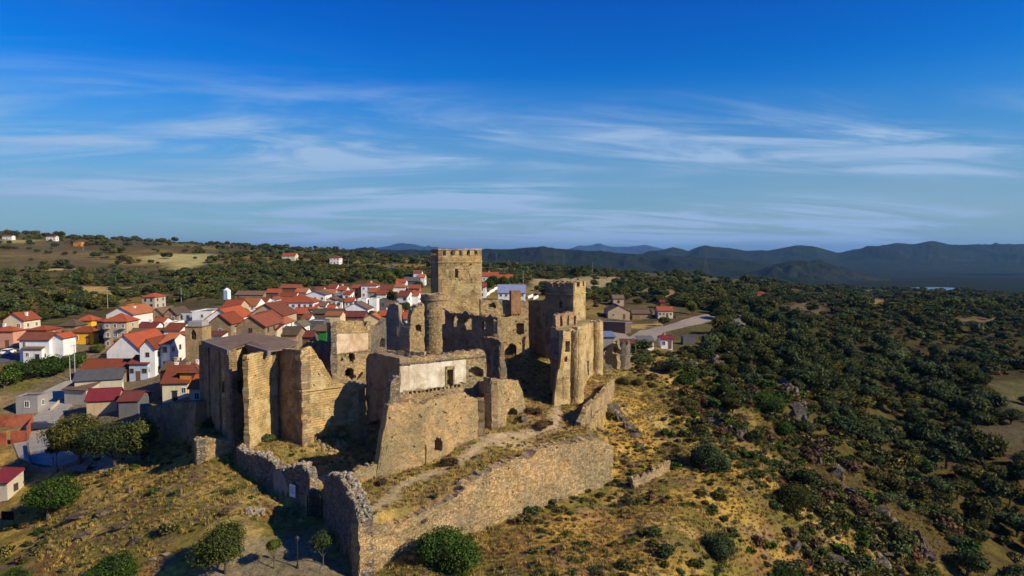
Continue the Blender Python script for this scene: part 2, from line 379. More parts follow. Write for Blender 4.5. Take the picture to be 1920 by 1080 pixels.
def rooftile(name, c, c2=None):
    c2 = c2 or tuple(x*.62 for x in c)
    m_, nt, b = new_mat(name); n = N(nt); v = n.coord('UV'); ob = n.coord('Object')
    br = nt.nodes.new('ShaderNodeTexBrick'); nt.links.new(v, br.inputs[0]); br.inputs['Scale'].default_value = 1
    br.inputs['Brick Width'].default_value = .42; br.inputs['Row Height'].default_value = .5; br.inputs['Mortar Size'].default_value = .05; br.offset = 0
    br.inputs['Color1'].default_value = (*c, 1); br.inputs['Color2'].default_value = (*tuple(x*.82 for x in c), 1); br.inputs['Mortar'].default_value = (*tuple(x*.45 for x in c), 1)
    col = n.mix(n.mr(n.noise(ob, .7, 6, .7), .40, .62), br.outputs['Color'], c2)
    col = n.mix(n.math('MULTIPLY', n.mr(n.noise(ob, 2.5, 5, .7), .56, .68), .6), col, (.10, .085, .05))
    oi = nt.nodes.new('ShaderNodeObjectInfo'); col = n.mix(1.0, col, n.ramp(oi.outputs['Random'], [(0, (.50, .56, .62)), (.5, (.8, .8, .82)), (1, (1.08, 1, 1))]), 'MULTIPLY')
    nt.links.new(col, b.inputs['Base Color']); wv = nt.nodes.new('ShaderNodeTexWave'); wv.inputs['Scale'].default_value = 1.2; nt.links.new(v, wv.inputs[0])
    n.bump(wv.outputs['Fac'], .5, .06, b); return m_
def foliage(name, dark, mid, light, sc=.8):
    m_, nt, b = new_mat(name); n = N(nt); g = nt.nodes.new('ShaderNodeNewGeometry')
    tc = nt.nodes.new('ShaderNodeTexCoord'); oi = nt.nodes.new('ShaderNodeObjectInfo')
    isl = g.outputs['Random Per Island']
    nz = n.noise(tc.outputs['Object'], sc, 2, .5)
    f = n.math('ADD', n.math('MULTIPLY', isl, .55), n.math('MULTIPLY', nz, .45))
    col = n.ramp(f, [(.15, dark), (.5, mid), (.85, light)])
    col = n.mix(1.0, col, n.ramp(oi.outputs['Random'], [(0, (.62, .70, .62)), (.5, (1, 1, 1)), (1, (1.45, 1.25, .95))]), 'MULTIPLY')
    nt.links.new(col, b.inputs['Base Color']); b.inputs['Roughness'].default_value = .85; b.inputs['Specular IOR Level'].default_value = .04
    return m_
M = {}
M['rub'] = rubble('rubble_masonry', (.31, .23, .12), (.48, .365, .19), (.62, .51, .31))
M['rubf'] = rubble('fine_rubble_masonry', (.35, .25, .125), (.50, .375, .19), (.60, .48, .28), size=3.6, relief=.07, mw=.07)
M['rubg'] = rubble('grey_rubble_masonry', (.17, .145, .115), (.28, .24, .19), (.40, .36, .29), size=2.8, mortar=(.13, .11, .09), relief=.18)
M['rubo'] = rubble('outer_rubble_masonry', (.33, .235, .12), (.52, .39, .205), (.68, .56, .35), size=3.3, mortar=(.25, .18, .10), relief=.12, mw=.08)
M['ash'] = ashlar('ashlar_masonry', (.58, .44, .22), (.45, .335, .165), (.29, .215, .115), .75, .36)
M['ashg'] = ashlar('shaded_ashlar_masonry', (.33, .25, .155), (.26, .195, .12), (.18, .13, .08), .7, .34)  # darker copy of the ashlar for shaded walls, shade put into its colour
M['brick'] = ashlar('old_brick', (.40, .20, .10), (.32, .17, .09), (.26, .18, .11), .45, .13, .02)
M['plas'] = plaster('white_lime_plaster', (.72, .66, .53), (.42, .32, .20), amt=.35, scale=.32)
M['plasp'] = plaster('pinkish_lime_plaster', (.66, .54, .40), (.46, .30, .16), amt=.4, scale=.35)
M['plasd'] = plaster('tan_lime_plaster', (.36, .28, .18), (.26, .20, .13), amt=.5)
M['dark'] = plain('dark_opening', (.012, .010, .009), 1, .3, 2, 0)
M['roofm'] = plain('brown_roof_sheet', (.17, .115, .078), .95, .35, .8)
M['beam'] = plain('weathered_concrete_edge', (.17, .14, .13), .9, .3, 2)
M['rock'] = rubble('lichen_rock', (.13, .115, .095), (.19, .17, .14), (.29, .265, .22), size=1.3, mortar=(.09, .08, .06), relief=.35, mw=.05)
M['rockb'] = rubble('brown_rock', (.11, .085, .07), (.16, .125, .10), (.24, .20, .16), size=.8, mortar=(.07, .055, .04), relief=.3, mw=.05)
M['stone'] = rubble('loose_stones', (.22, .19, .15), (.34, .30, .24), (.48, .44, .37), size=2.0, mortar=(.30, .26, .2), relief=.05)
M['iron'] = plain('black_iron', (.02, .02, .022), .5, .2, 4, .5)
M['galv'] = plain('galvanised_steel', (.42, .43, .44), .5, .15, 4, .5, .3)
M['wood'] = plain('grey_wood', (.22, .17, .12), .9, .3, 6)
M['bark'] = plain('bark', (.10, .08, .06), .95, .35, 8)
M['glass'] = plain('dark_window_pane', (.03, .035, .045), .15, .2, 3, .5)
M['shut'] = plain('brown_shutter', (.16, .09, .05), .7, .2, 4)
M['white'] = plain('white_paint', (.78, .77, .74), .7, .06, 4)
M['signw'] = plain('pale_blue_sign_face', (.62, .68, .78), .6, .06, 4)
M['holm'] = foliage('holm_oak_leaves', (.026, .035, .013), (.054, .068, .024), (.105, .120, .046))
M['leafg'] = foliage('broad_leaves', (.022, .042, .008), (.045, .085, .014), (.10, .16, .03), .9)
M['leafo'] = foliage('olive_brown_leaves', (.03, .032, .008), (.075, .075, .017), (.14, .13, .035))
M['leafd'] = foliage('dull_green_leaves', (.022, .034, .010), (.050, .068, .018), (.095, .115, .030))
M['leafy'] = foliage('yellow_green_leaves', (.06, .075, .01), (.13, .15, .02), (.22, .23, .04))
M['leafs'] = foliage('sage_leaves', (.030, .048, .018), (.066, .095, .036), (.12, .155, .062))
M['scrub'] = foliage('scrub_leaves', (.045, .042, .016), (.12, .11, .04), (.22, .19, .07))
M['dry'] = foliage('dry_grass', (.19, .14, .04), (.34, .25, .075), (.47, .35, .115), .4)
M['drym'] = foliage('russet_weeds', (.07, .045, .03), (.15, .085, .05), (.25, .15, .08), .4)
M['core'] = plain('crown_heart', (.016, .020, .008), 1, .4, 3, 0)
# ---------------------------------------------------------------- ground
def axis(lo, hi, step, far_lo, far_hi, g):
    a = list(np.arange(lo, hi, step)); s = step; x = a[-1]
    while x < far_hi: s *= g; x += s; a.append(x)
    s = step; x = a[0]; b = []
    while x > far_lo: s *= g*1.0; x -= s; b.append(x)
    return np.array(b[::-1]+a)
gx = axis(-78, 70, .85, -30000, 30000, 1.036); gy = axis(58, 152, .85, -4000, 42000, 1.036)
GX, GY = np.meshgrid(gx, gy); GZ = H(GX, GY)
def wpoly(pts, lift=0): return [ground(*p)[:2] for p in pts]
GRASS = np.array((.48, .305, .075)); STRAW = np.array((.54, .385, .14)); OLIVE = np.array((.15, .14, .04)); SOIL = np.array((.19, .135, .085))
DARKS = np.array((.085, .075, .042)); SCRUBB = np.array((.10, .078, .044)); FIELD = np.array((.40, .35, .15)); FOREST = np.array((.045, .055, .03))
GRAVEL = np.array((.30, .26, .20)); PATH = np.array((.48, .38, .25))
def mixc(c, k, t): return c*(1-t[..., None])+k*t[..., None]
def land(x, y, z):
    r = np.hypot(x, y); shp = x.shape
    n1 = fbm(x/14, y/14, 11, 5); n2 = fbm(x/4, y/4, 12, 4); n3 = fbm(x/60, y/60, 13, 4); n4 = fbm(x/1.6, y/1.6, 14, 3)
    n5 = fbm(x/260, y/260, 15, 4)
    c = np.zeros(shp+(3,))+GRASS
    c = mixc(c, OLIVE, smooth(.44, .56, fbm(x/7, y/7, 77, 4))*.75); c = mixc(c, OLIVE, smooth(.47, .60, n1)*.8); c = mixc(c, STRAW, smooth(.54, .70, n2)*.7)
    c = mixc(c, SOIL, smooth(.58, .70, n4)*.8); c = mixc(c, np.array((.24, .12, .055)), smooth(.60, .72, fbm(x/6, y/6, 18, 4))*.6)
    # valley and hills further out
    f = smooth(130, 260, r)
    m2 = mixc(np.zeros(shp+(3,))+SCRUBB, DARKS, smooth(.40, .60, n3)); m2 = mixc(m2, STRAW*.5, smooth(.58, .70, fbm(x/120, y/60, 16, 5))*.75)
    m2 = mixc(m2, OLIVE, smooth(.52, .62, n1)*.4)
    c = mixc(c, m2, f)
    right = smooth(15, 60, x-.10*y)*smooth(105, 140, r)
    c = mixc(c, mixc(np.zeros(shp+(3,))+SCRUBB, OLIVE*.7, smooth(.45, .6, n2)), right*.75*(1-f))
    c = mixc(c, mixc(np.zeros(shp+(3,))+FOREST, SCRUBB, smooth(.54, .62, n5)*.45*(1-smooth(1800, 2600, r))), smooth(1100, 2000, r))
    # village ground
    vil = [(0,650),(30,625),(150,612),(260,592),(420,572),(520,552),(640,540),(790,530),(800,600),(640,640),(560,650),(400,700),(280,780),(100,860),(0,900),(-60,760)]
    def region(pts, col, feather, k=1.0, warp=3.0):
        nonlocal c
        pl = wpoly(pts) if k >= 0 else pts
        xx = x+(n2-.5)*warp*2; yy = y+(n1-.5)*warp*2
        d = segdist(xx, yy, pl); ins = pip(xx, yy, pl)
        t = np.where(ins, smooth(0, feather, d), 0)*abs(k); c = mixc(c, col, t)
    region(vil, np.array((.20, .165, .115)), 10, .85)
    region([(250,481),(300,475),(400,476),(412,486),(350,508),(318,508),(305,494),(270,490)], FIELD, 8)
    region([(90,562),(140,536),(262,538),(190,562)], STRAW*.8, 3)
    region([(0,447),(60,450),(118,461),(110,463),(40,456),(0,455)], FIELD*.9, 10)
    region([(80,504),(130,503),(95,512)], STRAW, 3)
    region([(0,458),(150,460),(200,498),(100,503),(0,502)], np.array((.115, .095, .058)), 12, .7, 12)
    region([(180,502),(290,507),(335,535),(200,528)], np.array((.12, .10, .06)), 8, .7, 10)
    region([(1190,545),(1250,538),(1300,560),(1230,562)], np.array((.26, .19, .11)), 4)
    region([(1440,588),(1500,566),(1560,570),(1545,602),(1470,600)], np.array((.25, .18, .11)), 5)
    region([(1618,562),(1655,560),(1655,602),(1640,585)], STRAW*.85, 3, 1, 1)
    region([(1780,597),(1890,595),(1885,606),(1790,607)], np.array((.27, .2, .12)), 4)
    region([(1840,712),(1990,700),(1990,780),(1880,765)], np.array((.20, .19, .09)), 4)
    region([(1800,800),(1990,790),(1990,850),(1850,850)], np.array((.17, .15, .09)), 4)
    region([(990,522),(1100,516),(1190,525),(1120,548),(990,545)], np.array((.34, .27, .15)), 6)
    region([(1160,608),(1240,603),(1250,612),(1180,616)], STRAW*.8, 2, 1, 1)
    region([(0,715),(80,705),(130,695),(60,735),(0,745)], OLIVE*1.1, 2, 1, 1)
    region([(440,1000),(540,975),(625,965),(680,1070),(680,1120),(330,1120),(360,1075)], GRAVEL*.72, 3, .75, 2.5)
    fr = smooth(1700, 2600, r); c = c*(1-.62*fr)[..., None]
    # castle platform
    near = (y > 60) & (y < 180) & (np.abs(x) < 90)
    ins = near & pip(x, y, PLAT)
    g = mixc(np.zeros(shp+(3,))+np.array((.38, .28, .095)), OLIVE*1.2, smooth(.50, .62, n2)*.6)
    g = mixc(g, SOIL*1.2, smooth(.56, .68, n4)*.7); g = mixc(g, np.array((.20, .115, .07)), smooth(.58, .68, fbm(x/5, y/5, 19, 3))*.6)
    c = np.where(ins[..., None], g, c)
    for pl, w in ((([(600,900),(640,893),(700,880)]), .6), ([(690,960),(760,905),(840,878),(905,832),(960,815),(1040,800),(1045,760),(1075,745)], .8), ([(905,820),(940,835),(985,835)], .9)):
        pp = wpoly(pl); d = segdist(x+(n4-.5)*.8, y+(n4-.5)*.8, pp, False); c = mixc(c, PATH, np.where(near, 1-smooth(w*.5, w*1.6, d), 0)*.8)
    region([(1618,544),(1640,540),(1690,538),(1712,540),(1690,545),(1640,547)], np.array((.50, .42, .36)), 30, 1, 40)
    right = smooth(14, 24, np.degrees(np.arctan2(x, y)))*smooth(95, 150, r)*(1-smooth(500, 1200, r)); c = c*(1-.42*right)[..., None]  # right slope: darker scrub plus shadowy, vignette-like dimming put into the ground colour
    return np.clip(c, .004, .9)
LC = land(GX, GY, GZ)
def build_ground():
    ny, nx = GX.shape
    V = np.stack([GX, GY, GZ], -1).reshape(-1, 3)
    idx = np.arange(nx*ny).reshape(ny, nx)
    q = np.stack([idx[:-1, :-1], idx[:-1, 1:], idx[1:, 1:], idx[1:, :-1]], -1).reshape(-1, 4)
    me = bpy.data.meshes.new('ground'); me.vertices.add(len(V)); me.vertices.foreach_set('co', V.ravel())
    me.loops.add(q.size); me.loops.foreach_set('vertex_index', q.ravel().astype(np.int32))
    me.polygons.add(len(q)); me.polygons.foreach_set('loop_start', np.arange(0, q.size, 4, dtype=np.int32))
    me.update(); me.polygons.foreach_set('use_smooth', np.ones(len(q), bool))
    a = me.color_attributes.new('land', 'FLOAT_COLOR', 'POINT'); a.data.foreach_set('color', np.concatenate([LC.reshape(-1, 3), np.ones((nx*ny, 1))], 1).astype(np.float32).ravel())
    m_, nt, b = new_mat('ground_cover'); n = N(nt); at = nt.nodes.new('ShaderNodeVertexColor'); at.layer_name = 'land'; v = n.coord('Object')
    g1 = n.noise(v, 1.1, 8, .72); g2 = n.noise(v, .12, 6, .7, .5); g3 = n.noise(v, 5, 5, .7)
    col = n.mix(1.0, at.outputs[0], n.ramp(g1, [(.32, (.45, .46, .44)), (.5, (1, 1, 1)), (.70, (1.45, 1.36, 1.2))]), 'MULTIPLY')
    col = n.mix(1.0, col, n.ramp(g2, [(.35, (.75, .78, .72)), (.65, (1.2, 1.16, 1.12))]), 'MULTIPLY')
    col = n.mix(1.0, col, n.ramp(g3, [(.3, (.72, .72, .70)), (.7, (1.25, 1.22, 1.2))]), 'MULTIPLY')
    nt.links.new(col, b.inputs['Base Color']); b.inputs['Specular IOR Level'].default_value = 0
    n.bump(n.math('ADD', g1, n.math('MULTIPLY', g3, .4)), .9, .45, b)
    me.materials.append(m_); me.validate(); o = link('ground', me); tag(o, kind='structure'); return o
build_ground()

# far ridges beyond the valley
def ridge(name, prof, D, depth, base, seed, mat, tilt=0.0):
    px = np.array([p[0] for p in prof], float); py = np.array([p[1] for p in prof], float)
    nu, nv = int(min(600, max(120, (px[-1]-px[0])/2))), 60
    us = np.linspace(px[0], px[-1], nu); zs = np.interp(us, px, py); V = []
    k = np.array([.25, .5, .25]); zs[1:-1] = np.convolve(zs, k, 'same')[1:-1]
    for j in range(nv):
        v = j/(nv-1)*2-1
        for i in range(nu):
            Dj = D+v*depth+tilt*(us[i]-px[0]); top = P(us[i], zs[i], D+tilt*(us[i]-px[0]))
            x = P(us[i], 500, Dj)[0]
            s = math.exp(-3.2*v*v)-math.exp(-3.2)*v*v
            e = min(1, min(i, nu-1-i)/(nu*.06)); e = e*e*(3-2*e)
            V.append((x, Dj, base+(top[2]-base)*max(0, s)*e))
    V = np.array(V); sc = depth*.16
    nz = (np.abs(fbm(V[:, 0]/sc, V[:, 1]/sc, seed, 5)-.5)*2); hh = (V[:, 2]-base)
    vv = np.abs((V[:, 1]-D)/depth)
    V[:, 2] -= hh*.55*(nz)*np.clip(vv*2.5, 0, 1)+(fbm(V[:, 0]/(sc*.3), V[:, 1]/(sc*.3), seed+3, 4)-.5)*hh*.12*np.clip(vv*4+.12, 0, 1)-np.abs(fbm(V[:, 0]/(sc*.8), V[:, 1]/(sc*2.2), seed+6, 5)-.5)*hh*1.5*np.clip(vv*3, 0, 1)
    Fc = [(j*nu+i, j*nu+i+1, (j+1)*nu+i+1, (j+1)*nu+i) for j in range(nv-1) for i in range(nu-1)]
    o = link(name, mesh(name, V, Fc, mat, smooth_=True)); tag(o, kind='structure'); return o
def hillmat():
    m_, nt, b = new_mat('wooded_hillside'); n = N(nt); v = n.coord('Object'); a = n.noise(v, .004, 8, .7); c = n.noise(v, .03, 6, .75)
    col = n.ramp(a, [(.35, (.012, .018, .010)), (.58, (.022, .027, .016)), (.75, (.06, .05, .035))])
    col = n.mix(1.0, col, n.ramp(c, [(.3, (.6, .6, .6)), (.7, (1.4, 1.4, 1.35))]), 'MULTIPLY')
    nt.links.new(col, b.inputs['Base Color']); b.inputs['Specular IOR Level'].default_value = 0; n.bump(c, 1, 12, b); return m_
HM = hillmat()
ridge('plateau_hill', [(520,476),(640,470),(700,468),(760,469),(905,471),(950,467),(1000,463),(1050,466),(1100,471),(1200,477),(1300,482),(1400,489),(1470,498),(1580,512)], 4300, 1700, -95, 4, HM)
ridge('wooded_foothill', [(1330,528),(1420,508),(1480,489),(1540,492),(1600,508),(1680,526)], 3300, 600, -100, 7, HM)
ridge('wooded_mountain_range', [(1150,486),(1230,473),(1262,464),(1290,472),(1322,460),(1350,467),(1400,471),(1440,470),(1490,461),(1530,463),(1570,474),(1640,463),(1680,457),(1710,459),(1742,454),(1780,460),(1860,458),(1930,458),(2050,462),(2250,475)], 7000, 2600, -95, 9, HM)
ridge('far_blue_mountains', [(1040,474),(1085,463),(1120,458),(1150,463),(1180,463),(1210,459),(1235,465),(1270,474)], 21000, 3000, -90, 12, HM)
ridge('far_blue_sierra', [(640,472),(700,466),(735,460),(758,457),(790,462),(830,465),(900,468),(960,472)], 19000, 3000, -90, 14, HM)
# reservoir in the valley
def lake():
    pts = LAKE; zc = LAKEZ
    m_, nt, b = new_mat('lake_water'); b.inputs['Base Color'].default_value = (.05, .10, .18, 1); b.inputs['Roughness'].default_value = .12; b.inputs['Specular IOR Level'].default_value = .5
    V = [(p[0], p[1], zc) for p in pts]
    o = link('lake', mesh('lake', V, [tuple(range(len(V)))], m_)); tag(o, kind='structure')
lake()

# ---------------------------------------------------------------- roads
def road(name, pts, w, mat, lift=.06):
    wp = [ground(*p)[:2] for p in pts]; c = [wp[0]]
    for a, b in zip(wp, wp[1:]):
        L = np.linalg.norm(b-a); k = max(1, int(L/1.5))
        for i in range(1, k+1): c.append(a+(b-a)*i/k)
    c = np.array(c); t = np.gradient(c, axis=0); t /= np.linalg.norm(t, axis=1)[:, None]+1e-9; nrm = np.stack([-t[:, 1], t[:, 0]], 1)
    V = []; nv = 9
    for k in range(nv):
        q = c+nrm*(k/(nv-1)-.5)*w; V.append(np.column_stack([q, H(q[:, 0], q[:, 1])+lift+.10]))
    V = np.concatenate(V); n = len(c)
    Fc = [(k*n+i, (k+1)*n+i, (k+1)*n+i+1, k*n+i+1) for k in range(nv-1) for i in range(n-1)]
    tag(link(name, mesh(name, V, Fc, mat, smooth_=True)), kind='structure')
M['asph'] = plain('worn_asphalt', (.10, .098, .095), .95, .25, 1.2); M['conc'] = plain('pale_concrete_paving', (.30, .275, .235), .95, .2, 1)
M['grav'] = plain('pale_gravel', (.27, .225, .17), .95, .2, 1)
road('street', [(250,868),(180,862),(110,850),(75,842),(62,815)], 6.5, M['conc'])
road('lane', [(66,830),(80,790),(105,768),(95,740),(150,715),(240,700),(300,690)], 6, M['conc'], .03)
road('car_park', [(-30,668),(10,668),(36,664)], 17, M['asph'], .03)
road('farm_track', [(1130,612),(1185,648),(1222,622),(1290,606),(1345,592)], 9, M['grav'])
road('country_road', [(1150,668),(1190,645),(1212,632)], 8, M['grav'], .03)
road('upper_road', [(728,524),(730,508),(736,498)], 8, M['asph'])

# ---------------------------------------------------------------- castle
def to_plane(px, py, pa, n):
    r = ray(px, py); t = (pa[0]*n[0]+pa[1]*n[1])/(r[0]*n[0]+r[1]*n[1]); return np.array([r[0]*t, r[1]*t, CAMZ+r[2]*t])
def frame(A, B):
    pa = P(A[0], A[2] if len(A) > 2 else 700, A[1])[:2]; pb = P(B[0], B[2] if len(B) > 2 else 700, B[1])[:2]
    e = (pb-pa); L = np.linalg.norm(e); e = e/L; n = np.array([-e[1], e[0]])
    if n@pa < 0: n = -n
    return pa, pb, e, n, L
RUB = []      # rubble heads to crumble: (points, parent)
def wall(parent, A, B, prof, mat='rub', th=1.4, holes=(), ds=.3, rag=.25, relief=.07, zb=None, low=None, name='wall', pits=0, push=0.0, seed=None, crumbs=0, step=.45, lump=0):
    """a masonry wall between two plan points; prof is its top edge as seen in the photograph, projected onto the wall's own plane"""
    mat = M[mat] if isinstance(mat, str) else mat
    pa, pb, e, n, L = frame(A, B); pa = pa+n*push; seed = seed if seed is not None else int(abs(A[0]*7+B[0]*13+A[1]*3))
    rng = np.random.RandomState(seed)
    def sz(p):
        w = to_plane(p[0], p[1], pa, n); return (w[:2]-pa)@e, w[2]
    pr = sorted(sz(p) for p in prof); ps = np.array([p[0] for p in pr]); pz = np.array([p[1] for p in pr])
    s0, s1 = (ps[0], ps[-1]) if low is not None or len(prof) > 1 and abs(ps[-1]-ps[0]) > .3 else (0, L)
    if zb is None: zb = min(gz(*(pa+e*t)) for t in np.linspace(s0, s1, 5))-1.4
    nc = max(2, int(round((s1-s0)/ds))); S = np.linspace(s0, s1, nc+1)
    zt = np.interp(S, ps, pz)
    blk = np.floor(S/step)
    def ragn(k): return (np.array([_h(np.array([b]), np.array([k]), seed)[0] for b in blk])-.6)*rag*1.6+(vnoise(S/1.6, S*0+k, seed)-.5)*rag*1.2
    zf = zt+ragn(1); zbk = zt+ragn(5)*1.3-(.15*rag)
    if low is not None:
        lo = sorted(sz(p) for p in low); zl = np.interp(S, [p[0] for p in lo], [p[1] for p in lo])+ragn(9)*.8
    else: zl = np.full(nc+1, zb)
    nr = max(2, int(math.ceil((zt.max()-zl.min())/ds)))
    t = np.linspace(0, 1, nr+1)[:, None]
    Zf = zl+(zf-zl)*t; Zb = zl+(zbk-zl)*t
    SS = np.broadcast_to(S, Zf.shape)
    d = ((vnoise(SS/.55, Zf/.4, seed+1)-.5)*1.0+(vnoise(SS/2.6, Zf/2.2, seed+2)-.5)*1.6)*relief*2
    jx = (vnoise(SS/.3, Zf/.3, seed+4)-.5)*ds*.5*(rag > .02); jx[:, 0] *= .6; jx[:, -1] *= .6
    edge = rag*.9*(vnoise(Zf[:, :1]/.5, Zf[:, :1]*0+3, seed+8)-.5); JX = jx.copy(); JX[:, :1] += edge; JX[:, -1:] += rag*.9*(vnoise(Zf[:, -1:]/.5, Zf[:, -1:]*0+7, seed+9)-.5)
    def pos(S_, Z, off): return np.stack([pa[0]+e[0]*S_+n[0]*off, pa[1]+e[1]*S_+n[1]*off, Z], -1)
    Vf = pos(SS+JX, Zf, d); Vb = pos(SS+JX, Zb, th-d)
    cs = (SS[:-1, :-1]+SS[1:, 1:])/2; cz = (Zf[:-1, :-1]+Zf[1:, 1:])/2
    thru = np.zeros(cs.shape, bool); blind = np.zeros(cs.shape, bool)
    for h in holes:
        poly = [sz(p) for p in h['p']]; m_ = pip(cs, cz, poly)
        if h.get('blind') and not h.get('room'): blind |= m_
        else: thru |= m_
    if pits:
        for _ in range(pits):
            a, b = rng.randint(1, cs.shape[0]-1), rng.randint(0, cs.shape[1]); blind[a, b] = True
    o0 = np.array([*((pa+pb)/2), zb+1.4]) if parent is None else np.array(parent.location)
    nv = (nr+1)*(nc+1); V = np.concatenate([Vf.reshape(-1, 3), Vb.reshape(-1, 3)])-o0
    uv = np.concatenate([np.stack([SS, Zf], -1).reshape(-1, 2), np.stack([SS+th, Zb], -1).reshape(-1, 2)])
    I = np.arange(nv).reshape(nr+1, nc+1); Fc = []
    side = 1 if (e[0]*n[1]-e[1]*n[0]) > 0 else -1
    def q(a, b, c_, d_): Fc.append((a, b, c_, d_) if side > 0 else (d_, c_, b, a))
    fo = ~(thru | blind); bo = ~thru
    for r_ in range(nr):
        for c_ in range(nc):
            a, b, c2, d2 = I[r_, c_], I[r_, c_+1], I[r_+1, c_+1], I[r_+1, c_]
            if fo[r_, c_]: q(a, b, c2, d2)
            if bo[r_, c_]: q(b+nv, a+nv, d2+nv, c2+nv)
            sol = fo[r_, c_]
            if not sol: continue
            if c_ == 0 or not fo[r_, c_-1]: q(a+nv, a, d2, d2+nv)
            if c_ == nc-1 or not fo[r_, c_+1]: q(b, b+nv, c2+nv, c2)
            if r_ == nr-1 or not fo[r_+1, c_]: q(d2, c2, c2+nv, d2+nv)
            if (r_ == 0 and low is not None) or (r_ > 0 and not fo[r_-1, c_]): q(a+nv, b+nv, b, a)
    ob = link(name, mesh(name, V, Fc, mat, uv=uv), parent, (0, 0, 0) if parent is not None else tuple(o0))
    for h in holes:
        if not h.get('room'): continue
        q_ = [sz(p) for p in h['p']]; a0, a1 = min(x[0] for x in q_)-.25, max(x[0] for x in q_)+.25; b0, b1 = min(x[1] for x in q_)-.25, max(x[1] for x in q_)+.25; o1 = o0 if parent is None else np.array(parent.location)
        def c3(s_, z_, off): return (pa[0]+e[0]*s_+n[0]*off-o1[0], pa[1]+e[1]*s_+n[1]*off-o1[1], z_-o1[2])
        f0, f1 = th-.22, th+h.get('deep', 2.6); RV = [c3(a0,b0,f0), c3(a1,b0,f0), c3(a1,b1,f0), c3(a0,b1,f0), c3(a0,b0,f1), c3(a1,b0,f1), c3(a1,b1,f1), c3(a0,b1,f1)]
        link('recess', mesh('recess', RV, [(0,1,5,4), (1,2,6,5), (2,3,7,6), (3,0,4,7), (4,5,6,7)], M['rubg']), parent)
    if crumbs and parent is not None:
        k = max(3, int((s1-s0)*crumbs)); vs, fs = [], []
        for _ in range(k):
            s_ = rng.uniform(s0, s1); z_ = np.interp(s_, S, (zf+zbk)/2); off = rng.uniform(.05, th-.05); r_ = rng.uniform(.10, .24)*(1+lump*rng.rand())
            p = np.array([pa[0]+e[0]*s_+n[0]*off, pa[1]+e[1]*s_+n[1]*off, z_+rng.uniform(-.2, .15)])-o0
            rockbits(vs, fs, p, r_, rng)
        co = link('crumbled_stones', mesh('crumbled_stones', vs, fs, M['stone'] if lump > .7 else mat), parent); co['kind'] = 'stuff'
    return ob
_ICO = None
def ico(sub=1):
    bm = bmesh.new(); bmesh.ops.create_icosphere(bm, subdivisions=sub, radius=1); v = np.array([x.co[:] for x in bm.verts]); f = [tuple(a.index for a in x.verts) for x in bm.faces]; bm.free(); return v, f
ICO1 = ico(1); ICO2 = ico(2); ICO3 = ico(3)
def rockbits(vs, fs, p, r, rng):
    n = len(vs); v = ICO1[0]*(1+rng.uniform(-.3, .3, (len(ICO1[0]), 1)))*r*rng.uniform(.6, 1.3, 3)
    vs.extend((v+p).tolist()); fs.extend([tuple(a+n for a in f) for f in ICO1[1]])
def bld(name, label, cat, A, z=None):
    p = P(A[0], A[2] if len(A) > 2 else 760, A[1]); zz = gz(p[0], p[1]) if z is None else z
    return thing(name, label, cat, (p[0], p[1], zz))
def ledge(parent, A, B, p0, p1, h=.25, proud=.2, mat='ash', name='string_course'):
    pa, pb, e, n, L = frame(A, B); a = to_plane(*p0, pa, n); b = to_plane(*p1, pa, n); d = b-a; l = np.linalg.norm(d[:2]); o0 = np.array(parent.location)
    V = []; Fc = []; k = max(2, int(l/.7))
    for i in range(k+1):
        c = a+d*i/k; j = .05*math.sin(i*2.3)
        for (dn, dz) in ((-proud-j, -h/2), (-proud-j, h/2), (.1, h/2+.03), (.1, -h/2)): V.append((c[0]+n[0]*dn-o0[0], c[1]+n[1]*dn-o0[1], c[2]+dz+j*.5-o0[2]))
        if i: q = (i-1)*4; Fc += [(q+m_, q+(m_+1) % 4, q+4+(m_+1) % 4, q+4+m_) for m_ in range(4)]
    Fc += [(0, 1, 2, 3), (k*4+3, k*4+2, k*4+1, k*4)]
    return link(name, mesh(name, V, Fc, M[mat]), parent)
def box_poly(x0, y0, x1, y1): return [(x0, y0), (x1, y0), (x1, y1), (x0, y1)]
def arch(x0, y0, x1, y1):
    c = (x0+x1)/2; r = (x1-x0)/2
    return [(x0, y1), (x0, y0+r)]+[(c-r*math.cos(t), y0+r-r*math.sin(t)) for t in (.5, 1.0, 1.57, 2.1, 2.6)]+[(x1, y0+r), (x1, y1)]

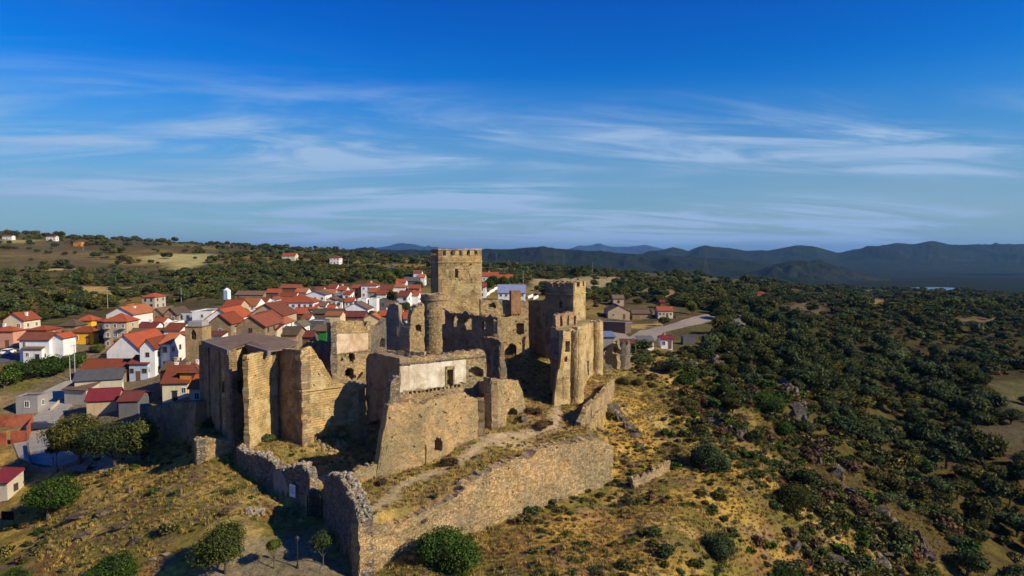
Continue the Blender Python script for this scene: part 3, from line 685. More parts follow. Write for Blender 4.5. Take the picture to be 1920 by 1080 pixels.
# -- chapel block with the flat brown roof
def chapel():
    A0, A1, A2, A3 = (381, 111.5), (428.5, 101), (462, 106.8), (503, 100.5)
    c = bld('chapel_block', 'tall square stone building with flat brown roof, leftmost of the castle, in shade', 'building', (428, 101))
    wall(c, A0, A1, [(381,640),(428.5,657)], 'ashg', rag=.02, relief=.03, th=1.2)
    wall(c, A1, A2, [(428.5,657),(462,646)], 'ash', rag=.02, relief=.03, th=1.2, holes=[dict(p=box_poly(429,714,461,736), blind=True)])
    wall(c, A2, A3, [(462,646),(503,658)], 'ashg', rag=.02, relief=.03, th=1.2)
    wall(c, (402, 116.5, 640), A0, [(402,634.5),(381,640)], 'ashg', rag=.02, relief=.03, th=.8, ds=.8)
    for (x0, x1) in ((381, 389), (394, 409), (412.5, 428.5)):        # wall strips between the tall recesses
        D0 = 112+(x0-381)/47.5*-11; D1 = 112+(x1-381)/47.5*-11
        wall(c, (x0, D0), (x1, D1), [(x0, 641+(x0-381)*.36), (x1, 641+(x1-381)*.36)], 'ashg', push=-.45, th=.43, rag=.02, relief=.02, name='pilaster')
    zr = P(428, 655, 101)[2]+.1; o0 = c.location
    def pz(px, py): r = ray(px, py); t = (zr-CAMZ)/r[2]; return r*t+np.array([0, 0, CAMZ])
    rp = [pz(381, 639), pz(428.5, 656.5), pz(462, 645.5), pz(504, 658), pz(540, 652), pz(560, 641), pz(545, 636), pz(472, 624), pz(402, 634)]
    n = len(rp); cx = np.mean([p[0] for p in rp]); cyy = np.mean([p[1] for p in rp])
    V = [(p[0]-o0[0], p[1]-o0[1], zr-o0[2]) for p in rp]+[(p[0]-o0[0], p[1]-o0[1], zr-.25-o0[2]) for p in rp]+[(cx-o0[0], cyy-o0[1], zr+.35-o0[2])]
    Fc = [(i, (i+1) % n, 2*n) for i in range(n)]+[(i+n, (i+1) % n+n, (i+1) % n, i) for i in range(n)]
    link('flat_roof', mesh('flat_roof', V, Fc, M['roofm']), c)
    for (a, b) in ((0, 1), (2, 3)):
        mb = MB(); p, q_ = rp[a], rp[b]; d = q_-p; L = math.hypot(d[0], d[1]); mb.box(((p[0]+q_[0])/2-o0[0], (p[1]+q_[1])/2-o0[1], zr-.30-o0[2]), (L+.3, .5, .75), math.atan2(d[1], d[0])); mb.build('eaves_beam', M['beam'], c)
    # inner return walls that close the block to the rear
    wall(c, (503, 100.9), (545, 104.5), [(503,664),(545,656)], 'ashg', rag=.1, th=1, zb=None, ds=.6)
    wall(c, (521, 103.3), (560, 110), [(521,654),(540,650),(560,643)], 'ashg', rag=.3, th=.9, ds=.4, crumbs=3)
    wall(c, (545, 113), (470, 123), [(545,637),(470,625)], 'ashg', rag=.02, th=1, ds=.8)
    wall(c, (402, 116.5), (472, 122.5), [(402,634.5),(472,625)], 'ashg', rag=.02, th=.3, ds=.8)
    wall(c, (430, 100.2, 780), (463, 103, 780), [(430,741),(440,728),(448,738),(463,744)], 'ashg', push=-.8, rag=.2, th=.7, name='low_wall')
chapel()
def apse():
    c = bld('ruined_church_wall', 'zigzag tall ashlar walls of the ruined church, between the flat brown roof and the plastered court', 'wall', (564, 97.5))
    wall(c, (464, 95.2), (521, 102.2), [(464,669),(468,664),(480,662),(500,659),(521,656)], 'ash', ds=.27, rag=.16, th=.8, holes=[dict(p=box_poly(505,690,517,722), room=True)], pits=10, crumbs=1.2)
    wall(c, (521, 102.2), (564, 97.5), [(521,652),(540,655),(564,657)], 'ashg', rag=.08, th=1.5, pits=8)
    wall(c, (564, 97.5), (686, 105), [(564,656),(572,653),(582,651),(588,656),(597,668),(604,680),(611,693),(620,707),(628,716),(640,719),(660,718),(686,722)], 'ash', ds=.27, rag=.3, th=1.6,
         holes=[dict(p=[(585,850),(590,815),(612,801),(640,797),(660,803),(668,850)], blind=True)], pits=18, crumbs=1.5)
    wall(c, (686, 105), (748, 96), [(686,672),(692,664),(702,661),(725,666),(748,672)], 'ashg', rag=.1, th=1.5, holes=[dict(p=[(681,850),(684,805),(692,792),(710,786),(726,795),(732,850)], blind=True)])
    ledge(c, (564, 97.5), (686, 105), (565,733.5), (640,724)); ledge(c, (521, 102.2), (564, 97.5), (538,724), (564,733.5), mat='ashg')
    ledge(c, (686, 105), (748, 96), (690,727), (740,737), mat='ashg')
    o0 = np.array(c.location)
    rng = np.random.RandomState(3); vs, fs = [], []
    for _ in range(70):
        g = P(rng.uniform(590, 650), 820, rng.uniform(97, 102)); rockbits(vs, fs, np.array([g[0], g[1], gz(g[0], g[1])+.1])-o0, rng.uniform(.12, .4), rng)
    co = link('fallen_stones', mesh('fallen_stones', vs, fs, M['rub']), c); co['kind'] = 'stuff'
apse()
def upper_hall():
    c = bld('plastered_hall_wall', 'tall ruined wall with pinkish plaster band and round hole, behind the church walls', 'wall', (640, 113))
    A, B = (619, 113), (695, 118.5)
    wall(c, A, B, [(619,604),(650,601.5),(664,601.5),(681,602),(682.5,612),(686,612),(688,603),(695,603)], 'rub', ds=.27, rag=.14, th=1.2,
         holes=[dict(p=[(653,667),(657,661.5),(663,662),(666,670),(663,680),(655,679)], blind=True, room=True), dict(p=arch(646,689,664,706), blind=True, room=True), dict(p=box_poly(638,671,643,677), blind=True)], pits=9, crumbs=1.5)
    wall(c, A, B, [(627,626),(660,624),(690,623)], 'plasp', push=-.10, th=.09, rag=.14, relief=.01, low=[(628,663),(660,659),(692,655)], name='plaster_coat', ds=.35)
    ledge(c, A, B, (622,624.5), (694,622.5), .2, .18, 'rub'); ledge(c, A, B, (629,664.5), (692,656.5), .15, .14, 'rub')
    wall(c, (577, 121), (619, 113), [(577,642),(600,640),(612,642),(616,620),(619,604)], 'rubg', rag=.25, th=1.2, crumbs=1)
    # rock face and rough fill below the plastered wall
    wall(c, (622, 111.5, 700), (700, 113.5, 700), [(622,702),(640,712),(665,714),(682,700),(690,684),(700,680)], 'rubf', rag=.3, th=1.5)
    d = bld('ruined_corner_wall', 'greyish broken wall with small arched window right of the pinkish plaster', 'wall', (708, 124))
    wall(d, (695, 121), (724, 127), [(695,606),(702,610),(712,612),(714,607),(724,598)], 'rubg', rag=.2, th=1.1, holes=[dict(p=arch(713,634,722,652))])
    e = bld('ruined_chimney_wall', 'dark ruined wall with a square gap showing a red roof, left of the round tower', 'wall', (760, 130))
    wall(e, (724, 131), (768, 128.5), [(724,592),(728,572),(738,568),(747,573),(750,604),(752,606),(767,607),(768,606)], 'plasd', rag=.2, th=1.1, crumbs=1)
    wall(e, (768, 128.5), (795, 130), [(768,603),(770,590),(774,578),(782,572),(795,569)], 'rub', rag=.35, th=1.3, holes=[dict(p=box_poly(779,609,789,622), blind=True)], crumbs=3, lump=1)
    wall(e, (724, 130.2), (795, 127.5), [(724,657),(795,660)], 'plasd', rag=.1, th=.9)
upper_hall()
def round_tower(name, label, px, D, r, ytop, mat, tap=1.04, hollow=True, ypy=690, rag=.2, ring=None):
    p = P(px, ypy, D); zt = P(px, ytop, D-r*.6)[2]; z0 = gz(p[0], p[1])-2
    t = thing(name, label, 'tower', (p[0], p[1], z0+2))
    nu, nz = 40, int((zt-z0)/.35); V = []; uv = []; rng = np.random.RandomState(int(px))
    def rr(i, j): a = 2*math.pi*i/nu; return r*(tap-(tap-1)*j/nz)+(float(vnoise(np.array([i*.9]), np.array([j*.8]), 3)[0])-.5)*.14
    tops = [(_h(np.array([i//2]), np.array([4]), int(px))[0]-.5)*rag*2 for i in range(nu)]
    for j in range(nz+1):
        for i in range(nu):
            a = 2*math.pi*i/nu; R = rr(i, j); z = z0+(zt-z0)*j/nz+(tops[i] if j == nz else 0)
            V.append((R*math.cos(a), R*math.sin(a), z-z0-2)); uv.append((a*r, z))
    Fc = [(j*nu+i, j*nu+(i+1) % nu, (j+1)*nu+(i+1) % nu, (j+1)*nu+i) for j in range(nz) for i in range(nu)]
    b = len(V)
    for k, (sr, dz) in enumerate(((.70, -.1), (.68, -1.2))):
        for i in range(nu): a = 2*math.pi*i/nu; V.append((r*sr*math.cos(a), r*sr*math.sin(a), zt-z0-2+dz+(tops[i] if k == 0 else 0))); uv.append((a*r, zt+dz))
    t0 = nz*nu
    for i in range(nu):
        j = (i+1) % nu; Fc += [(t0+i, t0+j, b+j, b+i), (b+i, b+j, b+nu+j, b+nu+i)]
    Fc.append(tuple(b+nu+i for i in range(nu)))
    link('wall', mesh('wall', V, Fc, M[mat], uv=uv), t)
    if ring:
        mb = MB(); zz = zt-z0-2-ring
        for i in range(nu):
            a = 2*math.pi*(i+.5)/nu; mb.box((r*1.02*math.cos(a), r*1.02*math.sin(a), zz), (.22, 2*math.pi*r/nu*.96, .22), a)
        mb.build('string_course', M[mat], t)
    return t
round_tower('round_tower', 'broad round stone tower standing against the left foot of the tall keep', 817, 140, 3.05, 551, 'rub', ring=1.2)
def dark_wall():
    c = bld('windowed_palace_wall', 'dark shaded wall with four open windows in front of the tall keep', 'wall', (880, 129))
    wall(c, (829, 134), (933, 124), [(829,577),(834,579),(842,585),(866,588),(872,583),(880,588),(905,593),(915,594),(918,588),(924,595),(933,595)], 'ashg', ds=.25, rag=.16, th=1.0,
         holes=[dict(p=arch(829,580,834.5,607)), dict(p=[(848,614),(846,604),(848,592),(853,590),(858,597),(857,614)]), dict(p=[(871,620),(869,606),(872,597),(879,594),(884,600),(884,621)]), dict(p=arch(903,602,910,618))], pits=12, crumbs=1)
    wall(c, (900, 122.5), (938, 115.5), [(900,633),(915,633),(930,635),(938,640)], 'ashg', rag=.2, th=.8)
    wall(c, (933, 124), (950, 130), [(933,596),(938,640),(946,668),(950,690)], 'rub', rag=.3, th=.9, crumbs=2, lump=.6)
    wall(c, (936, 115.5), (951, 117.5), [(936,640),(941,652),(944,668),(949,684),(951,700)], 'rubg', rag=.4, th=1.2, crumbs=2.5, lump=.8)
dark_wall()
def tower4(name, label, corner, D, angf, Wf, Wl, ytop, matf, matl, crf, crl, extras=None, windows=(), holesL=(), pits=10, parapet=2.6, ycorner=600, zfloor=None):
    """square tower from one visible corner: face one runs to the right, face two runs to the left"""
    p = P(corner, ycorner, D)[:2]; zt = P(corner, ytop, D)[2]
    e1 = np.array([math.cos(angf), math.sin(angf)]); e2 = np.array([-math.sin(angf), math.cos(angf)])
    c = [p, p+e1*Wf, p+e1*Wf+e2*Wl, p+e2*Wl]; z0 = min(gz(*q) for q in c)-1.5
    t = thing(name, label, 'tower', (p[0], p[1], z0+1.5)); o0 = np.array([p[0], p[1], z0+1.5])
    def face(a, b, mat, cren, holes, pit, nm='wall'):
        d = b-a; L = np.linalg.norm(d); e = d/L; n = np.array([-e[1], e[0]]); ctr = (c[0]+c[2])/2
        if n@(ctr-a) < 0: n = -n
        ds = .25; nc = int(L/ds); nr = int((zt-z0)/ds); th = .9
        S = np.linspace(0, L, nc+1); rt = np.array([(_h(np.array([i//3]), np.array([7]), int(a[0]*5))[0]-.5)*.16 for i in range(nc+1)])
        Z = z0+(zt-z0+rt)*np.linspace(0, 1, nr+1)[:, None]; SS = np.broadcast_to(S, Z.shape)
        dd = ((vnoise(SS/.5, Z/.4, 5)-.5)+(vnoise(SS/2.5, Z/2, 6)-.5)*1.4)*.09; dd[:, 0] = 0; dd[:, -1] = 0
        Vf = np.stack([a[0]+e[0]*SS+n[0]*dd, a[1]+e[1]*SS+n[1]*dd, Z], -1); Vb = np.stack([a[0]+e[0]*SS+n[0]*th, a[1]+e[1]*SS+n[1]*th, Z], -1)
        cs = (SS[:-1, :-1]+SS[1:, 1:])/2; cz = (Z[:-1, :-1]+Z[1:, 1:])/2; dep = zt-cz
        thru = np.zeros(cs.shape, bool); bl = np.zeros(cs.shape, bool)
        for (u0, u1, d0, d1, rnd) in cren:
            w = (u1-u0)*L/2; mid = (u0+u1)*L/2
            m_ = (np.abs(cs-mid) < w) & (dep < d1) & (dep > d0)
            if rnd: m_ &= ~((dep < d0+w) & ((cs-mid)**2+(dep-d0-w)**2 > w*w*1.15))
            thru |= m_
        for (u0, u1, d0, d1) in holes:
            w = (u1-u0)*L/2; mid = (u0+u1)*L/2
            bl |= (np.abs(cs-mid) < w) & (dep < d1) & (dep > d0) & ~((dep < d0+w) & ((cs-mid)**2+(dep-d0-w)**2 > w*w*1.2))
        rng = np.random.RandomState(int(L*100))
        for _ in range(pit): bl[rng.randint(0, nr-14), rng.randint(1, nc-1)] = True
        nv = (nr+1)*(nc+1); I = np.arange(nv).reshape(nr+1, nc+1); Fc = []; sd = (e[0]*n[1]-e[1]*n[0]) > 0
        def q(*k): Fc.append(k if sd else k[::-1])
        fo = ~(thru | bl); bo = ~thru
        for r_ in range(nr):
            for c_ in range(nc):
                A_, B_, C_, D_ = I[r_, c_], I[r_, c_+1], I[r_+1, c_+1], I[r_+1, c_]
                if fo[r_, c_]: q(A_, B_, C_, D_)
                if bo[r_, c_]: q(B_+nv, A_+nv, D_+nv, C_+nv)
                if not fo[r_, c_]: continue
                if c_ == 0 or not fo[r_, c_-1]: q(A_+nv, A_, D_, D_+nv)
                if c_ == nc-1 or not fo[r_, c_+1]: q(B_, B_+nv, C_+nv, C_)
                if r_ == nr-1 or not fo[r_+1, c_]: q(D_, C_, C_+nv, D_+nv)
                if r_ > 0 and not fo[r_-1, c_]: q(A_+nv, B_+nv, B_, A_)
        uv = np.concatenate([np.stack([SS, Z], -1).reshape(-1, 2), np.stack([SS+th, Z], -1).reshape(-1, 2)])
        link(nm, mesh(nm, np.concatenate([Vf.reshape(-1, 3), Vb.reshape(-1, 3)])-o0, Fc, M[mat], uv=uv), t)
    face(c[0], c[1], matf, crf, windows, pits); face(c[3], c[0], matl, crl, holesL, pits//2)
    face(c[1]+e2*.004, c[2], matf, crl, (), 2); face(c[2], c[3], matl, crf, (), 2)
    V = [(*(q-p), zt-parapet-o0[2]) for q in [c[0]+(e1+e2)*.5, c[1]+(-e1+e2)*.5, c[2]-(e1+e2)*.5, c[3]+(e1-e2)*.5]]
    link('roof_terrace', mesh('roof_terrace', V, [(0, 1, 2, 3)], M['rubf']), t)
    def course(dep, h, proud, nm='string_course', mat=matf):
        mb = MB(); z = zt-dep-o0[2]
        for i in range(4):
            a, b = c[i]-p, c[(i+1) % 4]-p; d = b-a; L = np.linalg.norm(d); e = d/L; n = np.array([e[1], -e[0]])
            m_ = (a+b)/2+n*(proud/2-.08); mb.box((m_[0], m_[1], z), (L+2*proud-.16 if i % 2 == 0 else L-.18, proud+.14, h), math.atan2(d[1], d[0]))
        mb.build(nm, M[mat], t)
    return t, c, zt, o0, course
# -- the keep
def keep():
    cr5 = [(x0, x1, .35, 1.5, True) for x0, x1 in ((.105,.185),(.285,.365),(.465,.545),(.645,.725),(.825,.905))]
    hl = [(.375,.45,4.4,6.6),(.11,.135,6.7,7.1),(.27,.295,6.7,7.1),(.38,.405,6.7,7.1),(.52,.545,6.6,7.0),(.74,.77,6.7,7.3),(.15,.17,3.5,3.8),(.34,.38,3.3,3.6),(.5,.54,3.3,3.6),(.72,.76,3.4,3.7),(.9,.92,3.3,3.6)]
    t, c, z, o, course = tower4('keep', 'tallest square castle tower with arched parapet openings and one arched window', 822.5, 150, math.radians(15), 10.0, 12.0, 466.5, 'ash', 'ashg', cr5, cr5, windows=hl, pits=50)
    course(3.0, .22, .16); course(.12, .2, .12, 'coping')
keep()
def gate_tower():
    crl = [(x0, x1, -.2, 1.05, False) for x0, x1 in ((.05,.13),(.20,.28),(.41,.49),(.62,.70),(.83,.91))]; crr = [(x0, x1, -.2, 1.0, False) for x0, x1 in ((.26,.5),(.74,.94))]
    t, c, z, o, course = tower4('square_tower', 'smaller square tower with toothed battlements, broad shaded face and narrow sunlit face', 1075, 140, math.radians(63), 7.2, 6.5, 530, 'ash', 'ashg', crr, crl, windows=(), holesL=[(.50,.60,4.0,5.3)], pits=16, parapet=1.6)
    course(2.45, .2, .14)
gate_tower()
def rear_walls():
    c = bld('sunlit_rear_wall', 'sunlit castle wall with pointed doorway between the two square towers', 'wall', (940, 141.5))
    A, B = (901, 141), (991, 144)
    wall(c, A, B, [(901,562),(940,562),(955,563),(991,565)], 'rub', ds=.26, rag=.08, th=1.2, pits=10,
         holes=[dict(p=arch(921,567,929,577), blind=True), dict(p=box_poly(917,569,921,576), blind=True)])
    wall(c, (930, 140.2), (991, 143.2), [(930,592),(950,595),(960,592),(975,592),(986,604),(991,612)], 'rubf', ds=.26, rag=.12, th=1.0, push=-.4, pits=30,
         holes=[dict(p=arch(952,644,969,668), blind=True, room=True), dict(p=box_poly(968.5,606,982,627), blind=True, room=True)])
    wall(c, (991, 152), (1030, 146), [(991,563),(1030,564)], 'ashg', rag=.08, th=1.2, ds=.5)
    wall(c, (991, 144), (991.5, 153), [(989,564.5),(1003,564.5)], 'ashg', rag=.08, th=1.0, ds=.5) if False else None
    wall(c, (984, 138.5), (992, 139), [(984,636),(986,628),(990,628),(992,640)], 'rub', rag=.3, th=1.2)
    ledge(c, A, B, (903,589.5), (950,590.5), .25, .3, 'rub', 'string_course')
    # machicolated box that juts out of the wall top
    pa, pb, e, n, L = frame(A, B); a = to_plane(955.5, 560, pa, n); b = to_plane(973.5, 560, pa, n); zt = P(964, 546, 140)[2]; zb = P(964, 590, 140)[2]
    d = (b-a)[:2]; w = np.linalg.norm(d); ang = math.atan2(d[1], d[0]); m_ = (a+b)[:2]/2-n*.55; o0 = np.array(c.location)
    mb = MB(); mb.box((m_[0]-o0[0], m_[1]-o0[1], (zt+zb)/2-o0[2]), (w, 1.5, zt-zb), ang); mb.box((m_[0]-o0[0]-n[0]*.06, m_[1]-o0[1]-n[1]*.06, zb+.55-o0[2]), (w+.12, 1.5, .18), ang)
    g = mb.build('machicolation_box', M['brick'], c)
    for i in range(4):
        q = a[:2]+e*(w*(i+.5)/4)-n*.7; mb = MB(); mb.box((q[0]-o0[0], q[1]-o0[1], zb-.35-o0[2]), (.26, .9, .7), ang, taper=1.15); mb.build('corbel', M['brick'], c)
rear_walls()
# -- the rounded gate block on the right
def right_block():
    c = bld('turreted_curtain_wall', 'tall sunlit curtain wall with slits and a doorway, between two slender round turrets', 'wall', (1060, 118.5))
    wall(c, (1032, 123.5), (1054, 117.9), [(1032,613),(1040,614),(1048,620),(1055,619)], 'ashg', rag=.15, th=.45, pits=8, holes=[dict(p=box_poly(1035,690,1043,704), blind=True)])
    wall(c, (1055, 117.2), (1070, 118.3), [(1056,620),(1064,621),(1070,620)], 'ash', ds=.25, rag=.12, th=1.2, holes=[dict(p=box_poly(1060.5,640,1067,659), blind=True, room=True), dict(p=box_poly(1058,669,1063.5,679), blind=True, room=True)])
    wall(c, (1038.5, 116.0), (1055.5, 117.2), [(1038.5,752),(1042,722),(1045,716),(1046,694),(1049,690),(1050,676),(1053,670),(1053.6,650),(1056,645),(1056.5,628)], 'ash', rag=.25, th=.5, zb=None)
    wall(c, (1084, 121), (1116, 133), [(1084,614),(1100,609),(1116,603)], 'ash', ds=.25, rag=.1, th=1.3,
         holes=[dict(p=box_poly(1090.5,630,1094,652), blind=True, room=True), dict(p=box_poly(1090.5,657,1094,680), blind=True, room=True), dict(p=box_poly(1101.5,676,1105,704), blind=True, room=True)], pits=10)
    zt = P(1060, 619, 118.5)[2]; o0 = np.array(c.location)
    pl = [P(1033,614,123.5), P(1056,618,118.2), P(1071,620,120.5), P(1086,618,121.5), P(1116,604,133), P(1126,602,136), P(1104,600,142), P(1075,600,139.5), P(1060,604,132), P(1046,608,125)]
    V = [(p[0]-o0[0], p[1]-o0[1], zt-.45-o0[2]+(fbm(p[0], p[1], 3)-.5)*.6) for p in pl]; cx = np.mean([v[0] for v in V]); cyy = np.mean([v[1] for v in V]); V.append((cx, cyy, zt-.2-o0[2])); n = len(pl)
    link('grassy_wall_top', mesh('grassy_wall_top', V, [(i, (i+1) % n, n) for i in range(n)], M['drygr']), c)
    # broken crest with piers
    d = bld('broken_crest', 'low broken row of reddish piers on the grassy wall top', 'wall', (1060, 127), z=zt-.4)
    wall(d, (1042, 125, 600), (1082, 130.5, 600), [(1042,591),(1048,588),(1056,588),(1062,586),(1070,585),(1076,586),(1082,590)], 'pinkst', rag=.2, th=.8, zb=zt-.8, name='wall', ds=.2,
         holes=[dict(p=box_poly(1050.5,592,1054,612), blind=True), dict(p=box_poly(1063,591,1067,611), blind=True), dict(p=box_poly(1076,592,1079.5,609), blind=True)])
M['pinkst'] = rubble('pinkish_rubble_masonry', (.33, .20, .12), (.46, .29, .18), (.54, .40, .26), size=3.4, relief=.06)
M['drygr'] = plain('dry_grass_turf', (.27, .22, .10), 1, .45, 1.5, 0)
right_block()
round_tower('round_turret', 'slender round turret on the near end of the sunlit curtain wall', 1080, 120.0, 1.32, 619, 'ash', tap=1.08, ypy=690)
round_tower('round_turret', 'slender round turret on the far right end of the castle', 1118.5, 132.6, 1.25, 602, 'ash', tap=1.05, ypy=660)
def court():
    c = bld('whitewashed_hall_wall', 'long wall with white peeling plaster, tall doorway and a row of joist holes', 'wall', (748, 96))
    A, B = (748, 96), (913, 104.5)
    hs = [dict(p=box_poly(837,692,848.5,722)), dict(p=[(879,708),(880,693),(885,689),(893,687),(901,689),(906,694),(906,706)], blind=True)]
    hs += [dict(p=box_poly(752+i*7.6,736.5-i*1.14,756+i*7.6,741.5-i*1.14), blind=True) for i in range(15)]
    wall(c, A, B, [(748,672),(780,670),(815,666),(850,662),(880,658),(900,655),(907,656),(911,664),(913,690)], 'rub', ds=.22, rag=.16, th=1.3, holes=hs, crumbs=1)
    wall(c, A, B, [(750,686),(790,681),(830,677),(874,671)], 'plas', push=-.12, th=.09, rag=.10, relief=.012, low=[(750,734),(790,726),(830,722),(836.8,722)], name='plaster_coat', ds=.3,
         holes=[dict(p=box_poly(836.8,692,900,724))]) if False else None
    wall(c, A, B, [(750,686),(770,685),(790,681),(810,680.5),(836.5,676)], 'plas', push=-.12, th=.09, rag=.28, relief=.012, low=[(750,734),(765,732),(790,728),(836.5,723)], name='plaster_coat', ds=.3)
    wall(c, A, B, [(836.5,676),(849,675)], 'plas', push=-.12, th=.09, rag=.02, relief=.012, low=[(836.5,690),(849,689)], name='plaster_coat', ds=.3)
    wall(c, A, B, [(849,675),(862,674),(874,671)], 'plas', push=-.12, th=.09, rag=.2, relief=.012, low=[(849,721),(874,716)], name='plaster_coat', ds=.3)
    ledge(c, A, B, (750,683.5), (909,668), .22, .22, 'rubg')
    mb = MB(); o0 = np.array(c.location); pa, pb, e, n, L = frame(A, B)
    for (x0, y0, x1, y1) in ((834.5,688,837.2,722),(848.2,687,851,721),(834.5,687,851,691.5)):
        a = to_plane(x0, y0, pa, n); b = to_plane(x1, y1, pa, n); m_ = (a+b)/2; mb.box((m_[0]-n[0]*.14-o0[0], m_[1]-n[1]*.14-o0[1], m_[2]-o0[2]), (abs((b-a)[:2]@e), .2, abs(a[2]-b[2])), math.atan2(e[1], e[0]))
    mb.build('door_surround', M['rubf'], c)
    wall(c, (728, 95), (749, 96), [(728,757),(730,722),(736,707),(744,703),(749,706)], 'rubg', rag=.35, th=1.4, push=-.5, crumbs=3, lump=.8)
    f = bld('front_outwork', 'sloping-sided stone bastion with small doorway at the front of the castle', 'wall', (798, 90))
    wall(f, (705, 86.3), (798, 90), [(705,888),(709,868),(714,842),(718,815),(723,790),(726,768),(729,758),(745,757),(770,756),(785,759),(798,756)], 'rubf', ds=.27, rag=.16, th=1.5, pits=12, crumbs=2, lump=.5)
    wall(f, (798, 90), (896, 97.5), [(798,755),(812,748),(830,742),(850,737),(864,734),(872,735),(880,742),(896,748)], 'rubf', ds=.25, rag=.14, th=1.4, pits=12, crumbs=2, lump=.3,
         holes=[dict(p=[(814,846),(814,826),(818,821),(826,821),(829,826),(829,846)], blind=True, room=True), dict(p=box_poly(829,771,836,775), blind=True), dict(p=box_poly(853,792,858,795), blind=True)])
    wall(f, (896, 97.6), (890, 107), [(896,748),(890,740)], 'ashg', rag=.2, th=1.0, zb=None, ds=.5)
    wall(f, (655, 84.2, 880), (707, 86.5, 880), [(655,893),(668,878),(690,872),(707,868)], 'rubf', rag=.25, th=1.0, crumbs=2)
    g = bld('broken_side_wall', 'broken stone wall with a ragged hole at its foot, right of the front bastion', 'wall', (920, 100))
    wall(g, (897, 103.5), (921, 100), [(897,716),(904,712),(911,707),(921,709)], 'ashg', rag=.3, th=1.2)
    wall(g, (921, 100), (986, 108), [(921,709),(928,711),(945,712),(962,713),(972,715),(977,728),(982,745),(986,766)], 'rub', ds=.26, rag=.25, th=1.4, pits=10, crumbs=2, lump=.5,
         holes=[dict(p=[(948,800),(950,776),(955,768),(963,764),(969,770),(972,790),(972,800)], blind=True)])
court()
def outer():
    c = bld('outer_retaining_wall', 'long rough stone retaining wall with battered face along the front terrace', 'wall', (673, 72, 1000))
    wall(c, (673, 72, 1000), (1150, 100, 860), [(673,984),(690,990),(703,991),(730,984),(755,975),(775,968),(800,957),(820,946),(832,941),(858,930),(868,922),(873,908),(890,898),(912,887),(935,875),(959,863),(975,861),(992,860),(1000,852),(1010,843),(1033,836),(1060,832),(1090,828),(1122,821),(1136,828),(1150,838)],
         'rubo', ds=.27, rag=.2, relief=.1, th=1.8, crumbs=1.6, lump=.1, pits=26)
    g = bld('gate_pier_wall', 'tall crumbling wall in shade right of the iron gate', 'wall', (640, 78, 1000))
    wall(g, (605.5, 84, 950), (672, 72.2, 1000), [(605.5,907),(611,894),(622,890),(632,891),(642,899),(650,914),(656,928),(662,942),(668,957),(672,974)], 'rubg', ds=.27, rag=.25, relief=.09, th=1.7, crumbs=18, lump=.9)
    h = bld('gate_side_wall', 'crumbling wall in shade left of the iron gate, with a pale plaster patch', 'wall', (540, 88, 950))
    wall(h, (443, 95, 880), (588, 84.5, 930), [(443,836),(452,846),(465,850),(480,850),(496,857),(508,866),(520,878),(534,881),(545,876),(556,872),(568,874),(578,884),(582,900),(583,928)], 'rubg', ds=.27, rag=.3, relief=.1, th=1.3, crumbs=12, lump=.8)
    wall(h, (443, 95, 880), (588, 84.5, 930), [(512,884),(525,880),(533,893),(541,915),(545,936)], M['plasg'], push=-.12, th=.1, rag=.1, relief=.01, low=[(512,935),(545,952)], name='plaster_patch', ds=.35)
    wall(h, (443, 95, 880), (588, 84.5, 930), [(572,930),(579,932)], 'rub', push=-.3, th=.3, rag=.12, zb=None, name='gate_jamb')
    k = bld('low_rubble_wall', 'low sunlit rubble wall below the leftmost castle block', 'wall', (400, 98, 840))
    wall(k, (367, 96.5, 840), (441, 99.5, 840), [(367,826),(372,821),(395,822),(420,824),(441,828)], 'rubo', rag=.2, relief=.1, th=1.4, crumbs=3, lump=.4)
    wall(k, (362, 104, 840), (368, 96.7, 840), [(362,822),(368,826)], 'rubg', rag=.2, th=1.2)
    m = bld('dark_bastion_wall', 'broad dark bastion wall in deep shade at the left foot of the castle', 'wall', (320, 113, 800))
    wall(m, (270, 119, 800), (366, 108, 800), [(270,764),(290,760),(330,757),(366,753)], 'ashg', rag=.2, th=2.5, crumbs=1)
    wall(m, (262, 126, 800), (271, 118.8, 800), [(262,758),(271,764)], 'rubg', rag=.2, th=1.5)
    q = bld('curved_parapet_wall', 'low curved parapet wall beside the path at the right edge of the castle rock', 'wall', (1110, 108, 780))
    for (a, b, pf) in (((1089,104,790),(1108,108,770),[(1089,791),(1097,778),(1103,762),(1108,756)]), ((1108,108,770),(1131,117.5,740),[(1108,756),(1120,748),(1131,738)]), ((1131,117.5,740),(1152,133,710),[(1131,738),(1142,721),(1152,707)])):
        wall(q, a, b, pf, 'rubo', rag=.18, th=.9, relief=.08, crumbs=1.5)
    r = bld('hillside_wall_stub', 'short low dry-stone wall on the golden slope below the castle, right of the retaining wall', 'wall', (1220, 98, 870))
    wall(r, (1188, 97, 880), (1258, 103, 860), [(1188,892),(1205,890),(1222,881),(1240,873),(1258,865)], 'rub', rag=.5, th=.6, relief=.1, crumbs=4, lump=.3)
    s = bld('rounded_ruin', 'broken wall joined to the left of the ruined round stub beyond the turrets', 'wall', (1160, 150, 660))
    wall(s, (1135, 150, 660), (1158, 148, 660), [(1135,662),(1140,648),(1147,642),(1153,646),(1158,640)], 'rub', rag=.5, th=1.4, crumbs=2, lump=.7, holes=[dict(p=[(1148,664),(1151,650),(1156,650),(1159,664)], blind=True)])
M['plasg'] = plaster('grey_lime_plaster', (.26, .235, .215), (.20, .18, .16), amt=.4)
outer()

round_tower('ruined_turret', 'ruined grey stub of a round turret in front of the rust-red canopy', 1167, 151, 1.7, 643, 'rubg', ypy=660, rag=.55, tap=1.08)
